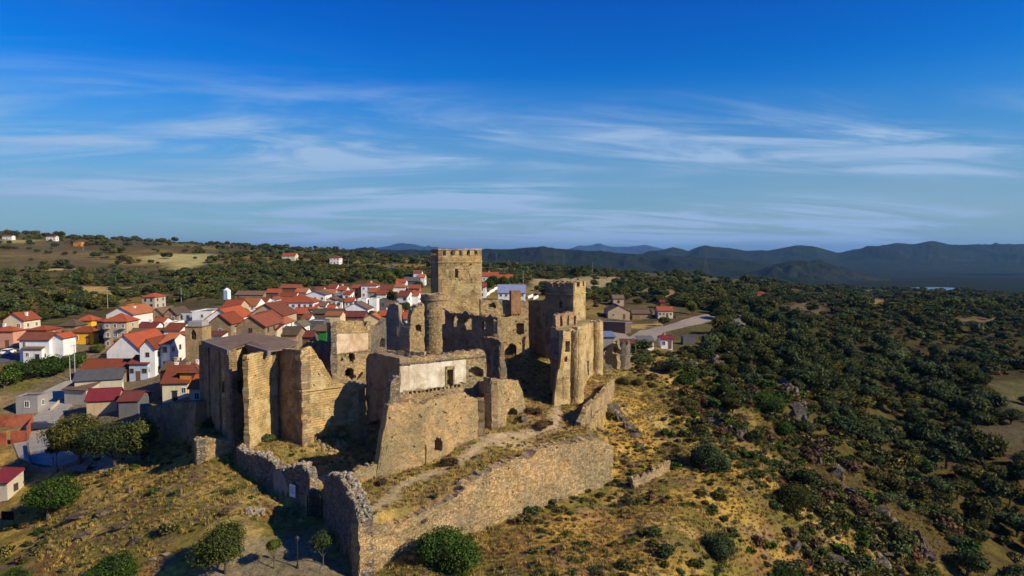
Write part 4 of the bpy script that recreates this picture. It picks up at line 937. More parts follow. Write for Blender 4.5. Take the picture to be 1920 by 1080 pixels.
# gate, sign, lamps
def gate():
    p = ground(577, 986); q = ground(604, 985); a = P(576, 985, 84.6); b = P(605, 975, 84.2); z = gz(*((a+b)[:2]/2)); w = np.linalg.norm((b-a)[:2]); ang = math.atan2(b[1]-a[1], b[0]-a[0])
    t = thing('iron_gate', 'black barred iron gate between the two crumbling walls', 'gate', (a[0], a[1], z), rz=ang)
    fr = MB(); H_ = 2.7
    for zz in (.15, 1.4, H_-.15): fr.box((w/2, 0, zz), (w, .07, .09))
    fr.box((.05, 0, H_/2), (.1, .1, H_)); fr.box((w-.05, 0, H_/2), (.1, .1, H_)); fr.box((w/2, 0, H_/2), (.1, .08, H_)); fr.build('gate_frame', M['iron'], t)
    bm_ = MB().box((0, 0, H_/2), (.045, .045, H_+.2)); me = mesh('bar', bm_.V, bm_.F, M['iron'])
    for i in range(1, 12): link('bar', me, t, (w*i/12, 0.012, 0))
    A, B = (443, 95, 880), (588, 84.5, 930); pa, pb, e, n, L = frame(A, B)
    c0 = to_plane(547.5, 905, pa, n); c1 = to_plane(559, 932, pa, n); m_ = (c0+c1)/2; w2 = abs((c1-c0)[:2]@e)*1.0; h2 = c0[2]-c1[2]
    an = math.atan2(e[1], e[0]); s = thing('notice_board', 'pale blue information board fixed on the wall left of the gate', 'sign', tuple(m_-np.array([n[0], n[1], 0])*.38), rz=an)
    sg = -1 if (n[0]*-math.sin(an)+n[1]*math.cos(an)) > 0 else 1
    MB().box((0, 0, 0), (w2, .05, h2)).build('board', M['signw'], s); mb = MB()
    for dz in (-h2/2, h2/2): mb.box((0, sg*.01, dz), (w2+.08, .09, .06))
    for dx in (-w2/2, w2/2): mb.box((dx, sg*.01, 0), (.06, .09, h2+.1))
    mb.build('board_frame', M['galv'], s); mb = MB()
    for i in range(6): mb.box((-.05*(i % 2), sg*.031, h2*.30-i*h2*.10), (w2*(.7 if i else .5), .01, h2*.03))
    mb.build('lettering', M['beam'], s)
gate()
def lamp(px, py, h, label, style=0):
    g = ground(px, py); t = thing('street_lamp', label, 'lamp', tuple(g))
    mb = MB(); mb.tube((0, 0, -.2), (0, 0, .5), .16, .12, 8); mb.tube((0, 0, .5), (0, 0, h), .07, .045, 8); mb.build('post', M['iron'], t)
    mb = MB(); mb.tube((0, 0, h), (0, 0, h+.08), .05, .16, 6); mb.tube((0, 0, h+.08), (0, 0, h+.5), .13, .22, 6); mb.build('lantern', M['glass'], t)
    MB().tube((0, 0, h+.5), (0, 0, h+.72), .27, .03, 6).build('lantern_cap', M['iron'], t)
lamp(558, 1065, 3.0, 'black lamp post on the gravel in front of the iron gate')
lamp(107, 886, 3.0, 'dark lantern on a post beside the curving street wall')
# ---------------------------------------------------------------- village
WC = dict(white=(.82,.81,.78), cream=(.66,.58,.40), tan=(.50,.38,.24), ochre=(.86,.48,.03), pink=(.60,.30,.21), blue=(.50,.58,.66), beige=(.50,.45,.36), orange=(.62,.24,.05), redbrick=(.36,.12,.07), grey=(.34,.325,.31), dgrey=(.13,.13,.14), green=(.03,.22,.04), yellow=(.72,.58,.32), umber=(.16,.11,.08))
for k_, v_ in WC.items(): M['w_'+k_] = housewall(k_+'_house_wall', v_)
M['w_stone'] = rubble('village_stone_wall', (.24,.18,.11), (.33,.25,.155), (.42,.33,.22), size=3.2, relief=.05)
RC = dict(red=(.50,.12,.05), orange=(.56,.20,.08), brown=(.24,.16,.10), bred=(.36,.11,.06), maroon=(.22,.06,.05), crimson=(.27,.035,.05), blue=(.34,.40,.60), pale=(.55,.60,.68), rust=(.34,.10,.06), olive=(.20,.19,.10), grey=(.20,.19,.185), green=(.03,.2,.04))
for k_, v_ in RC.items(): M['r_'+k_] = rooftile(k_+'_roof_tiles', v_)
def unit_window():
    f = MB()
    for (c, d) in (((0,-.03,.5),(1.12,.08,.07)), ((0,-.03,-.5),(1.24,.14,.08)), ((-.52,-.03,0),(.08,.08,1.0)), ((.52,-.03,0),(.08,.08,1.0)), ((0,-.03,0),(.05,.06,.95))): f.box(c, d)
    p = MB().box((0, -.005, 0), (1.0, .03, 1.0)); return f, p
_f, _p = unit_window(); WFR = {k: mesh('window_frame', _f.V, _f.F, M[k]) for k in ('white', 'shut')}; WPN = mesh('pane', _p.V, _p.F, M['glass'])
_d = MB().box((0, -.03, .5), (1, .08, 1)); _d.box((0, -.05, 1.03), (1.2, .12, .07)); DOOR = {k: mesh('door', _d.V, _d.F, M[k]) for k in ('shut', 'iron', 'white')}
_c = MB().box((0, 0, .5), (.6, .6, 1.4)); _c.box((0, 0, 1.25), (.8, .8, .12)); CHIM = {k: mesh('chimney', _c.V, _c.F, M[k]) for k in ('white', 'w_tan')}
def eave_D(px, py, h):
    g = ground(px, py, h); return g
HCOUNT = 0
def house(px0, px1, eave, h, dep, rt, wc, rc, label, rise=None, rot=0, win=None, door=None, chim=0, sidewin=0, wz=.9, ov=.35, blue_door=None, balc=0, cat='house'):
    global HCOUNT; HCOUNT += 1; dep = dep*(.62 if px1 < 258 and dep < 13 else 1); rng = random.Random(HCOUNT*7)
    g = ground((px0+px1)/2, eave, h); D = math.hypot(g[0], g[1]); r = ray((px0+px1)/2, eave); T = g[1]/r[1]
    a = math.radians(rot); w = (px1-px0)/F*T/max(.35, abs(math.cos(a)+math.sin(a)*((px0+px1)/2-960)/F*-1))
    c, s = math.cos(a), math.sin(a)
    ox, oy = g[0]-w/2*c, g[1]-w/2*s
    t = thing('house' if cat == 'house' else cat, label, cat, (ox, oy, g[2]), rz=a)
    if rise is None: rise = {'x': .20*dep, 'y': .22*w, 'h': .18*min(w, dep), 's': .16*dep, 'f': .1}[rt]
    rise = min(rise, 4.5); wm = M['w_'+wc]; rm = M['r_'+rc]; B = -1.8
    V = [(0,0,B),(w,0,B),(w,dep,B),(0,dep,B),(0,0,h),(w,0,h),(w,dep,h),(0,dep,h)]; Fc = [(0,1,5,4),(2,3,7,6)]
    if rt == 'x': V += [(0,dep/2,h+rise),(w,dep/2,h+rise)]; Fc += [(1,2,6,9,5),(3,0,4,8,7)]
    elif rt == 'y': V += [(w/2,0,h+rise),(w/2,dep,h+rise)]; Fc = [(0,1,5,8,4),(2,3,7,9,6),(1,2,6,5),(3,0,4,7)]
    elif rt == 's': V[6] = (w,dep,h+rise); V[7] = (0,dep,h+rise); Fc += [(1,2,6,5),(3,0,4,7)]
    else: Fc += [(1,2,6,5),(3,0,4,7)]
    link('wall', mesh('wall', V, Fc, wm), t)
    th = .16; o = ov
    def slab(pts, uvs):
        up = [Vector(p) for p in pts]; n = (up[1]-up[0]).cross(up[-1]-up[0]).normalized(); k = len(RV)
        if n.z < 0: n = -n
        m_ = len(up)
        for p, u in zip(up, uvs): RV.append(tuple(p+n*th)); RU.append(u)
        for p, u in zip(up, uvs): RV.append(tuple(p)); RU.append(u)
        RF.append(tuple(range(k, k+m_))); RF.append(tuple(range(k+2*m_-1, k+m_-1, -1)))
        for i in range(m_): j = (i+1) % m_; RF.append((k+i, k+m_+i, k+m_+j, k+j))
    RV, RU, RF = [], [], []
    e = .02
    if rt == 'x':
        sl = rise/(dep/2); zo = h-o*sl+e; hd = math.hypot(dep/2+o, rise+o*sl)
        slab([(-o,-o,zo),(w+o,-o,zo),(w+o,dep/2,h+rise+e),(-o,dep/2,h+rise+e)], [(0,0),(w+2*o,0),(w+2*o,hd),(0,hd)])
        slab([(w+o,dep+o,zo),(-o,dep+o,zo),(-o,dep/2,h+rise+e),(w+o,dep/2,h+rise+e)], [(0,0),(w+2*o,0),(w+2*o,hd),(0,hd)])
    elif rt == 'y':
        sl = rise/(w/2); zo = h-o*sl+e; hd = math.hypot(w/2+o, rise+o*sl)
        slab([(-o,dep+o,zo),(-o,-o,zo),(w/2,-o,h+rise+e),(w/2,dep+o,h+rise+e)], [(0,0),(dep+2*o,0),(dep+2*o,hd),(0,hd)])
        slab([(w+o,-o,zo),(w+o,dep+o,zo),(w/2,dep+o,h+rise+e),(w/2,-o,h+rise+e)], [(0,0),(dep+2*o,0),(dep+2*o,hd),(0,hd)])
    elif rt == 'h':
        k = min(w, dep)/2; A_ = (k, dep/2, h+rise) if w >= dep else (w/2, k, h+rise); B_ = (w-k, dep/2, h+rise) if w >= dep else (w/2, dep-k, h+rise)
        if w >= dep and w-2*k < .1: A_ = (w/2-.05, dep/2, h+rise); B_ = (w/2+.05, dep/2, h+rise)
        z = h+e
        q = [(-o,-o,z),(w+o,-o,z),(w+o,dep+o,z),(-o,dep+o,z)]
        if w >= dep: fs = [([q[0],q[1],B_,A_], w), ([q[2],q[3],A_,B_], w), ([q[1],q[2],B_], dep), ([q[3],q[0],A_], dep)]
        else: fs = [([q[1],q[2],B_,A_], dep), ([q[3],q[0],A_,B_], dep), ([q[0],q[1],A_], w), ([q[2],q[3],B_], w)]
        for pts, L in fs: slab(pts, [(0,0),(L,0),(L*.7,k),(L*.3,k)] if len(pts) == 4 else [(0,0),(L,0),(L/2,k)])
    elif rt == 's': slab([(-o,-o,h-o*rise/dep+e),(w+o,-o,h-o*rise/dep+e),(w+o,dep+o,h+rise+o*rise/dep+e),(-o,dep+o,h+rise+o*rise/dep+e)], [(0,0),(w,0),(w,dep),(0,dep)])
    else:
        slab([(.25,.25,h-.25),(w-.25,.25,h-.25),(w-.25,dep-.25,h-.25),(.25,dep-.25,h-.25)], [(0,0),(w,0),(w,dep),(0,dep)])
        mb = MB()
        for (cc, d) in (((w/2,.11,h+.12),(w+.08,.26,.24)), ((w/2,dep-.11,h+.12),(w+.08,.26,.24)), ((.11,dep/2,h+.12),(.26,dep-.3,.24)), ((w-.11,dep/2,h+.12),(.26,dep-.3,.24))): mb.box(cc, d)
        mb.build('parapet', wm, t)
    link('roof', mesh('roof', RV, RF, rm, uv=RU), t)
    if rt in ('x', 'y') and D < 330:
        mb = MB()
        if rt == 'x': mb.box((w/2, dep/2, h+rise+.16), (w+2*o, .34, .16))
        else: mb.box((w/2, dep/2, h+rise+.16), (.34, dep+2*o, .16))
        mb.build('ridge_tile_row', rm, t)
    fl = max(1, round(h/3.0)) if h > 4.2 else 1
    n = max(1, min(6, int(w/2.4))) if win is None else win
    fk = rng.choice(['white', 'shut'])
    def put(x, y, z, rz, sw, sh):
        f_ = link('window', WFR[fk], t, (x, y, z), (0, 0, rz), (sw, 1, sh)); link('pane', WPN, f_)
    for lv in range(fl):
        z = (h/fl)*(lv+.58)
        for i in range(n):
            x = w*(i+.5)/n+rng.uniform(-.12, .12)
            if lv == 0 and door is None and n > 1 and i == n//2: link('door', DOOR[rng.choice(['shut', 'shut', 'iron'])], t, (x, 0, 0), (0, 0, 0), (1.0, 1, 2.1)); continue
            if rng.random() < .12: continue
            put(x, -.0, z, 0, rng.choice([.8, .9, 1.0]), rng.choice([1.0, 1.2, 1.3]))
            if balc and lv and i % 2 == 0:
                mb = MB().box((x, -.5, z-.75), (1.7, .95, .12))
                for q in range(7): mb.box((x-.8+q*.267, -.93, z-.3), (.04, .04, .85))
                mb.box((x, -.93, z+.12), (1.7, .05, .05)); mb.build('balcony', M['galv'], t)
    sn = sidewin or (max(1, int(dep/3.2)) if h > 3 and win != 0 else 0)
    for lv in range(fl):
        for i in range(sn):
            if rng.random() < .2: continue
            put(w, dep*(i+.5)/sn, (h/fl)*(lv+.58), math.pi/2, .9, 1.15)
    if door: link('door', DOOR['iron'] if door != 'w' else DOOR['white'], t, (w*.5, 0, 0), (0, 0, 0), (2.6, 1, 2.5))
    for i in range(chim):
        cx = w*(.25+.5*i/(max(1, chim-1)) if chim > 1 else .3+.4*rng.random()); cyy = dep*(.4+.2*rng.random())
        zc = {'x': h+rise*.8, 'y': h+rise*.4, 'h': h+rise*.6, 's': h+rise*.5, 'f': h}[rt]; link('chimney', CHIM[rng.choice(['white', 'w_tan'])], t, (cx, cyy, zc))
    if blue_door:
        mb = MB().box((w+.03, dep*.5, 1.1), (.08, 2.1, 2.1)); mb.build('blue_door', M['bluep'], t)
    return t
M['bluep'] = plain('blue_paint', (.02, .22, .42), .6, .1, 4)
HOUSES = [
 (-22,24,622,4.6,10,'h','pink','red','pink house with red hipped roof at the left edge of the village',dict(chim=1)),
 (6,44,601,7.0,11,'y','cream','red','tall cream house with stepped gable behind the pink house',dict(chim=2,rise=2)),
 (49,86,620,5.5,10,'h','redbrick','red','red brick house with red hipped roof above the white block',dict()),
 (36,92,637,5.6,9,'x','white','bred','white two-storey house with dark red roof behind the brown lean-to',dict(rise=1.5)),
 (93,118,634,6.2,8,'y','white','red','white stained gable house at the right end of the white block',dict(win=0,rise=1)),
 (43,78,654,3.6,5,'s','white','brown','low white lean-to with brown roof in front of the white block',dict(win=2,rise=1.1)),
 (133,175,624,3.4,7,'h','ochre','red','bright yellow-orange bungalow with red roof',dict(rise=1.6)),
 (145,171,602,4.4,8,'h','ochre','red','small yellow house with red roof behind the bright bungalow',dict(rise=1.6)),
 (110,141,612,4.4,9,'h','stone','brown','stone house with faded brown roof left of the bright yellow bungalow',dict(rise=1.8)),
 (195,237,604,7.6,10,'h','tan','red','tan three-storey house with red hipped roof and balcony',dict(rise=2.2,balc=1,win=3)),
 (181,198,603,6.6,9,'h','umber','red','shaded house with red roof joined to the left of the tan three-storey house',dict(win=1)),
 (199,250,590,7.0,14,'y','white','orange','large white gabled house right behind the tan three-storey house',dict(rise=2.3,win=0,chim=1)),
 (237,263,572,4.2,5,'f','orange','rust','plain orange-red walled building above the white gabled house',dict(win=0)),
 (265,288,570,1.6,3,'f','cream','grey','low cream yard wall beside the orange-red building',dict(win=0,cat='yard_wall')),
 (266,290,558,5.0,9,'h','beige','red','isolated beige house with red roof above the village edge',dict(rise=1.6,win=2)),
 (256,272,592,5.0,8,'x','white','bred','narrow white house with red roof right of the large white gable',dict()),
 (281,306,590,5.0,10,'y','stone','brown','stone barn with brown roof, left one of the adjoining pair',dict(win=1,rise=2)),
 (307,331,590,5.4,9,'y','stone','brown','stone house with brown roof, right one of the adjoining pair',dict(win=2,rise=2)),
 (333,360,589,4.8,9,'f','blue','grey','bluish-white flat-roofed house left of the bell tower top',dict(win=2)),
 (360,397,585,5.8,10,'f','white','grey','plain white flat-roofed house behind the bell tower',dict(win=1)),
 (386,437,598,4.6,14,'y','white','red','wide white gable end with thin red roof edge',dict(rise=2.8,win=0)),
 (391,433,607,4.2,9,'y','stone','red','tan stone gable with one small window below the wide white gable',dict(rise=2.4,win=1)),
 (383,414,619,2.6,4,'s','white','red','white wall with red tiled cap, upper one right of the bell tower',dict(win=0)),
 (383,415,630,2.6,4,'s','white','bred','white wall with red tiled cap, lower one right of the bell tower',dict(win=0)),
 (252,285,620,3.4,9,'x','white','maroon','white house with dull maroon roof and white chimney',dict(rise=2,chim=1)),
 (238,300,634,3.6,9,'x','tan','brown','ochre barn with weathered brown roof and wide dark opening',dict(rise=2.2,win=0,door='i',rot=6)),
 (307,337,620,4.4,8,'x','white','red','white house with pale red roof left of the bell tower',dict(win=1)),
 (325,341,632,4.0,5,'s','white','red','small white outbuilding with red roof against the bell tower',dict(win=1)),
 (200,266,659,4.2,15,'y','white','red','long white stained barn gable with red roof edge',dict(rise=4.2,win=0)),
 (262,290,653,7.2,13,'y','white','red','four-storey white house with many windows on its sunlit side',dict(rise=2.0,win=1,sidewin=4)),
 (300,318,645,6.6,10,'x','white','orange','tall white house end between the four-storey house and bell tower',dict(rise=2,win=1)),
 (163,246,667,2.6,4,'f','stone','brown','long low grey stone building behind the broad red roof',dict(win=0)),
 (152,236,695,3.0,10,'x','tan','red','long low tan house with one broad plain red roof',dict(rise=2.2,win=0)),
 (242,277,682,4.0,7,'x','blue','red','pale blue house with red roof in the shade',dict(rise=1.4,win=3)),
 (140,228,712,4.2,5,'s','beige','grey','long beige shed with grey roof and a small dark red shutter',dict(rise=1.6,win=1,rot=22)),
 (120,161,731,3.3,8,'s','beige','brown','beige garage with brown tiled roof',dict(rise=1.5,win=0,rot=-12)),
 (162,219,750,3.0,8,'x','tan','crimson','low house with smooth crimson roof beside the garage',dict(rise=1.8,win=0,rot=14)),
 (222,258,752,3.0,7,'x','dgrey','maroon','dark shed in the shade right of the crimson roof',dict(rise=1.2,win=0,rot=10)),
 (29,70,745,3.5,6,'f','grey','grey','unrendered grey block building with one small window',dict(win=1,rot=4)),
 (-25,13,905,3.2,6,'s','beige','crimson','beige hut with crimson roof at the far left edge',dict(rise=1,win=1)),
 (304,352,718,3.8,9,'x','cream','red','cream house with large red-orange roof and white chimneys below the bell tower',dict(rise=2.8,rot=8,win=3,chim=2,balc=0)),
 (300,335,697,5.0,7,'x','orange','brown','peach house with brown roof behind the cream house',dict(rise=1.6,chim=1)),
 (337,372,700,4.6,7,'h','orange','bred','orange house with dark red roof beside the castle block',dict(rise=1.8,chim=1,win=2)),
 (355,384,728,3.6,7,'x','cream','red','low red-roofed house partly hidden by the castle block',dict(rise=2)),
 (441,493,553,3.4,8,'x','stone','brown','long ruined stone house with brown roof at the far village edge',dict()),
 (497,522,549,4.0,8,'x','umber','red','dark brick house with red roof at the far village edge',dict(win=1)),
 (416,447,577,4.4,10,'x','tan','red','tan house with broad red roof left of the peach-coloured roof',dict(rise=2.4)),
 (452,480,573,4.6,10,'x','white','orange','white house with long orange roof',dict(rise=2.4,win=2)),
 (480,512,579,4.0,9,'h','tan','orange','tan house with peach-orange hipped roof',dict(rise=2,win=1)),
 (523,588,568,5.6,10,'h','white','red','big white two-storey house with balconies and red hipped roof',dict(rise=2.4,win=6,balc=1)),
 (572,610,553,7.0,10,'y','white','brown','tall white gable behind the big balconied house',dict(rise=1.5,win=3)),
 (500,518,562,5.0,8,'y','white','bred','narrow white gable left of the big balconied house',dict(win=1)),
 (524,553,556,5.0,8,'x','white','red','white house with red roof behind the big balconied house',dict(win=3)),
 (512,536,564,4.2,6,'s','white','red','low white house with stepped red roof',dict(win=1)),
 (553,574,548,5.0,8,'x','white','orange','white house with orange roof near the far village edge',dict(win=2)),
 (524,560,540,4.0,8,'x','umber','bred','brown house with dark red roof in the far row',dict()),
 (612,628,562,5.0,8,'y','tan','brown','tan gable house with arched door',dict(win=1)),
 (466,530,592,5.2,12,'y','tan','bred','broad ochre gable with red roof edge in the middle of the village',dict(rise=3.2,win=0)),
 (443,497,612,4.8,12,'y','stone','bred','broad stone gable with little yellow door above the flat castle roof',dict(rise=2.4,win=1)),
 (497,519,618,3.6,4,'s','cream','crimson','small cream shed with crimson roof above the flat castle roof',dict(win=0,rise=.8)),
 (502,532,607,4.6,8,'y','white','orange','white house with slanting orange roof edge',dict(rise=1,win=2)),
 (462,503,603,5.0,10,'y','grey','bred','grey rendered gable left of the slanting orange roof edge',dict(rise=2,win=0)),
 (531,550,582,3.8,6,'f','white','grey','low white flat-roofed house in the middle of the village',dict(win=1)),
 (551,571,588,3.8,6,'x','umber','red','brown house with bright red roof in the middle of the village',dict(win=1,rise=1.8)),
 (545,567,612,3.4,7,'y','white','olive','small white house with olive-grey roof',dict(rise=1.4,win=2)),
 (578,607,603,3.4,7,'f','dgrey','pale','dark shed with pale blue flat roof',dict(win=0)),
 (610,638,592,4.5,7,'x','yellow','orange','pale yellow house with orange roof behind the plastered castle hall',dict(rise=1.2,win=0)),
 (586,640,588,3.0,7,'x','umber','brown','long brown roof in front of the tan gable house',dict(win=0)),
 (584,612,621,4.6,6,'s','green','brown','building with bright green side wall',dict(win=0,rise=1)),
 (524,556,628,2.8,8,'x','stone','brown','low stone house with mottled brown roof right of the flat castle roof',dict(win=0,rise=1.6)),
 (556,584,632,2.8,6,'x','umber','maroon','low shed with dark maroon roof beside the green wall',dict(win=0,rise=1.2)),
 (633,648,544,4.8,8,'x','white','red','small white house with red roof and chimney at the far village edge',dict(chim=1)),
 (677,706,536,6.0,9,'h','white','red','white two-storey house with bright red roof near the yellow-green tree',dict(win=3,chim=1)),
 (660,675,540,4.6,8,'x','redbrick','bred','brown brick house left of the white two-storey house',dict(win=1)),
 (728,760,539,4.2,9,'h','white','orange','long white house with orange-red roof left of the tall keep',dict(rise=2,chim=1)),
 (711,736,543,4.0,9,'x','tan','bred','tan house with dull red roof left of the long white house',dict(rise=2)),
 (745,764,556,5.0,9,'x','white','red','bright white house with red roof just left of the tall keep',dict(win=2,rise=2,rot=-8)),
 (670,687,561,5.6,6,'f','white','grey','plain white box house, left of an adjoining pair',dict(win=0)),
 (692,706,561,5.4,6,'f','white','grey','plain white box house, right of an adjoining pair',dict(win=0)),
 (643,690,580,3.8,10,'y','white','brown','white gable house with brown roof behind the plastered castle hall',dict(rise=2.4,win=0)),
 (647,671,581,3.4,3,'f','stone','grey','low stone front standing against the white gable with brown roof',dict(win=3)),
 (643,657,552,6.2,7,'s','white','red','slim tall white house in the far right part of the village',dict(win=1)),
 (626,642,550,5.6,8,'f','grey','grey','grey flat-roofed house beside the slim tall white house',dict(win=1)),
 (600,626,551,4.6,9,'x','tan','orange','house with vivid orange roof and yellow ridge',dict(win=2)),
 (628,641,565,5.0,8,'y','white','brown','narrow white gable beside the tan gable with arched door',dict(win=1)),
 (713,733,564,3.8,8,'f','dgrey','grey','dark metal-clad shed among the white houses left of the keep',dict(win=2)),
 (682,712,598,3.0,8,'y','yellow','orange','pale yellow gable house with orange roof edge behind the castle ruin',dict(win=0,rise=1.6)),
 (711,728,592,3.2,7,'x','umber','red','brown hut with vivid red roof left of the ruined chimney wall',dict(win=0,rise=1.6)),
 (750,768,598,4.6,8,'x','white','red','red-roofed house glimpsed through the square gap in the ruin',dict(rise=1.8)),
 (640,682,594,3.0,8,'x','umber','maroon','low building with maroon roof behind the pinkish plaster wall',dict(win=0)),
 (784,796,520,4.6,8,'x','white','orange','small distant house with orange roof left of the tall keep',dict(win=1)),
 (757,783,527,4.0,9,'x','dgrey','grey','dark barn left of the tall keep',dict(win=0)),
 (766,786,541,3.4,8,'x','redbrick','bred','low brick house touching the left edge of the tall keep',dict(win=1)),
 (208,240,596,6.0,9,'x','white','bred','white house with dull red roof behind the tan three-storey house, right side',dict(win=2)),
 (22,40,612,5.0,8,'x','white','red','small white house between the cream house and the red brick house',dict(win=1)),
 (176,196,618,3.6,7,'x','white','orange','white annexe with orange roof right of the bright yellow bungalow',dict(win=1)),
 (286,304,606,4.2,7,'x','white','red','white cottage with red roof under the pair of stone barns',dict(win=1)),
 (308,326,606,4.0,7,'f','white','grey','flat white annexe under the pair of stone barns',dict(win=1)),
 (440,458,568,4.4,8,'x','white','red','white cottage with red roof right of the white silo',dict(win=1)),
 (460,478,562,4.0,8,'y','tan','brown','tan gable end below the long ruined stone house',dict(win=1)),
 (430,450,590,4.2,8,'x','white','orange','white cottage with orange roof behind the broad ochre gable',dict(win=1)),
 (486,500,566,4.4,7,'x','white','bred','white cottage with brownish-red roof left of the big balconied house',dict(win=1)),
 (536,552,574,3.4,5,'f','white','grey','flat white porch building in front of the big balconied house',dict(win=2)),
 (575,592,580,3.6,7,'x','tan','red','tan cottage with red roof in front of the big balconied house',dict(win=1)),
 (592,610,574,4.2,7,'x','white','brown','white cottage with brown roof right of the big balconied house',dict(win=1)),
 (556,572,560,5.0,8,'x','white','red','white upper house with red roof above the big balconied house',dict(win=2)),
 (590,604,545,5.0,8,'x','white','bred','white house with brown-red roof left of the vivid orange roof',dict(win=2)),
 (614,630,540,4.8,8,'x','white','red','white house with red roof above the vivid orange roof',dict(win=2)),
 (646,662,566,4.6,7,'x','white','red','white house with red roof left of the white box pair',dict(win=2)),
 (706,724,552,4.4,8,'x','white','red','white house with red roof right of the white box pair',dict(win=2)),
 (690,708,548,4.6,8,'x','tan','orange','tan house with orange roof behind the white box pair',dict(win=2)),
 (724,742,574,4.0,8,'x','white','brown','white house with brown roof below the bright white red-roofed house',dict(win=1)),
 (735,752,590,4.0,8,'x','white','orange','white house with orange roof beside the dark round tree',dict(win=1)),
 (768,784,554,4.4,8,'x','white','red','white house with red roof squeezed against the tall keep',dict(win=1)),
 (742,760,530,4.4,8,'x','white','red','white house with red roof beyond the long white house',dict(win=2)),
 (775,790,512,4.4,8,'x','white','bred','small pale house beyond the last row left of the keep',dict(win=1)),
 (612,626,580,3.6,7,'x','white','red','white cottage with red roof above the pale yellow house',dict(win=1)),
 (566,580,598,3.6,6,'x','white','bred','white cottage with brown-red roof left of the pale blue flat roof',dict(win=1)),
 (1150,1170,560,3.6,8,'x','tan','brown','brown-roofed farm shed behind the tan gabled barn',dict(win=1)),
 (1186,1222,588,2.6,7,'x','stone','brown','long low stone byre right of the tan gabled barn',dict(win=0)),
 (1198,1226,640,2.4,5,'s','white','grey','low white lean-to on the track left of the small white hut',dict(win=1)),
 (1392,1412,594,2.8,5,'f','white','grey','pale walled enclosure among the oaks on the right',dict(win=0)),
 (904,934,518,4.0,9,'x','white','red','far row of houses with red roofs just right of the tall keep',dict(rise=2.6,chim=1)),
 (935,961,522,4.0,8,'x','white','red','white-ended house with red roof, right end of the far row',dict(rise=2)),
 (896,911,538,5.0,8,'x','white','red','white house with red roof half hidden by the tall keep',dict()),
 (934,985,549,5.0,11,'x','white','blue','white building with lilac-blue roof behind the machicolated box',dict(rise=3.2,win=5)),
 (1140,1181,584,3.4,13,'y','tan','brown','tan gabled barn with two dark doors',dict(rise=2.4,win=2,ov=.2)),
 (1234,1262,583,3.2,7,'x','cream','red','cream stable with red roof and a row of dark openings',dict(rise=1.6,win=4)),
 (1119,1172,604,3.6,9,'s','umber','pale','long dark open shed with pale metal roof beyond the turrets',dict(rise=-.8,rot=-24,win=0)),
 (1128,1153,632,3.2,8,'s','grey','blue','grey shed with blue metal roof beyond the turrets',dict(rise=.5,win=0)),
 (1240,1261,636,2.8,4,'x','white','crimson','small white hut with red roof and blue door',dict(rise=.7,win=2,chim=1,blue_door=1,sidewin=0)),
 (1281,1304,632,2.4,3,'f','dgrey','grey','dark low yard wall beside the small white hut',dict(win=0,cat='yard_wall')),
 (1420,1440,551,4.4,9,'h','orange','red','lone orange house with red roof among the oaks',dict(win=2,rise=1.6)),
 (1238,1247,567,3.0,5,'x','umber','crimson','tiny crimson roof among the trees above the cream stable',dict(win=0)),
 (1362,1398,600,2.4,5,'f','grey','grey','long grey livestock shed on the right slope',dict(win=0)),
 (4,22,443,4.5,10,'x','white','brown','long pale farmhouse on the far left skyline',dict(win=3)),
 (86,104,444,4.5,10,'x','white','rust','pale farmhouse with reddish roof on the left skyline',dict(win=3)),
 (137,152,454,5.0,10,'h','orange','orange','orange farmhouse just below the left skyline',dict(win=2)),
 (528,553,480,4.5,12,'x','cream','red','low distant cream farmhouse with red roof',dict(win=3,rise=3)),
 (618,636,484,6.0,12,'h','white','rust','distant white villa with red roof',dict(win=3,rise=2.5)),
]
for h_ in HOUSES: house(*h_[:9], **h_[9])
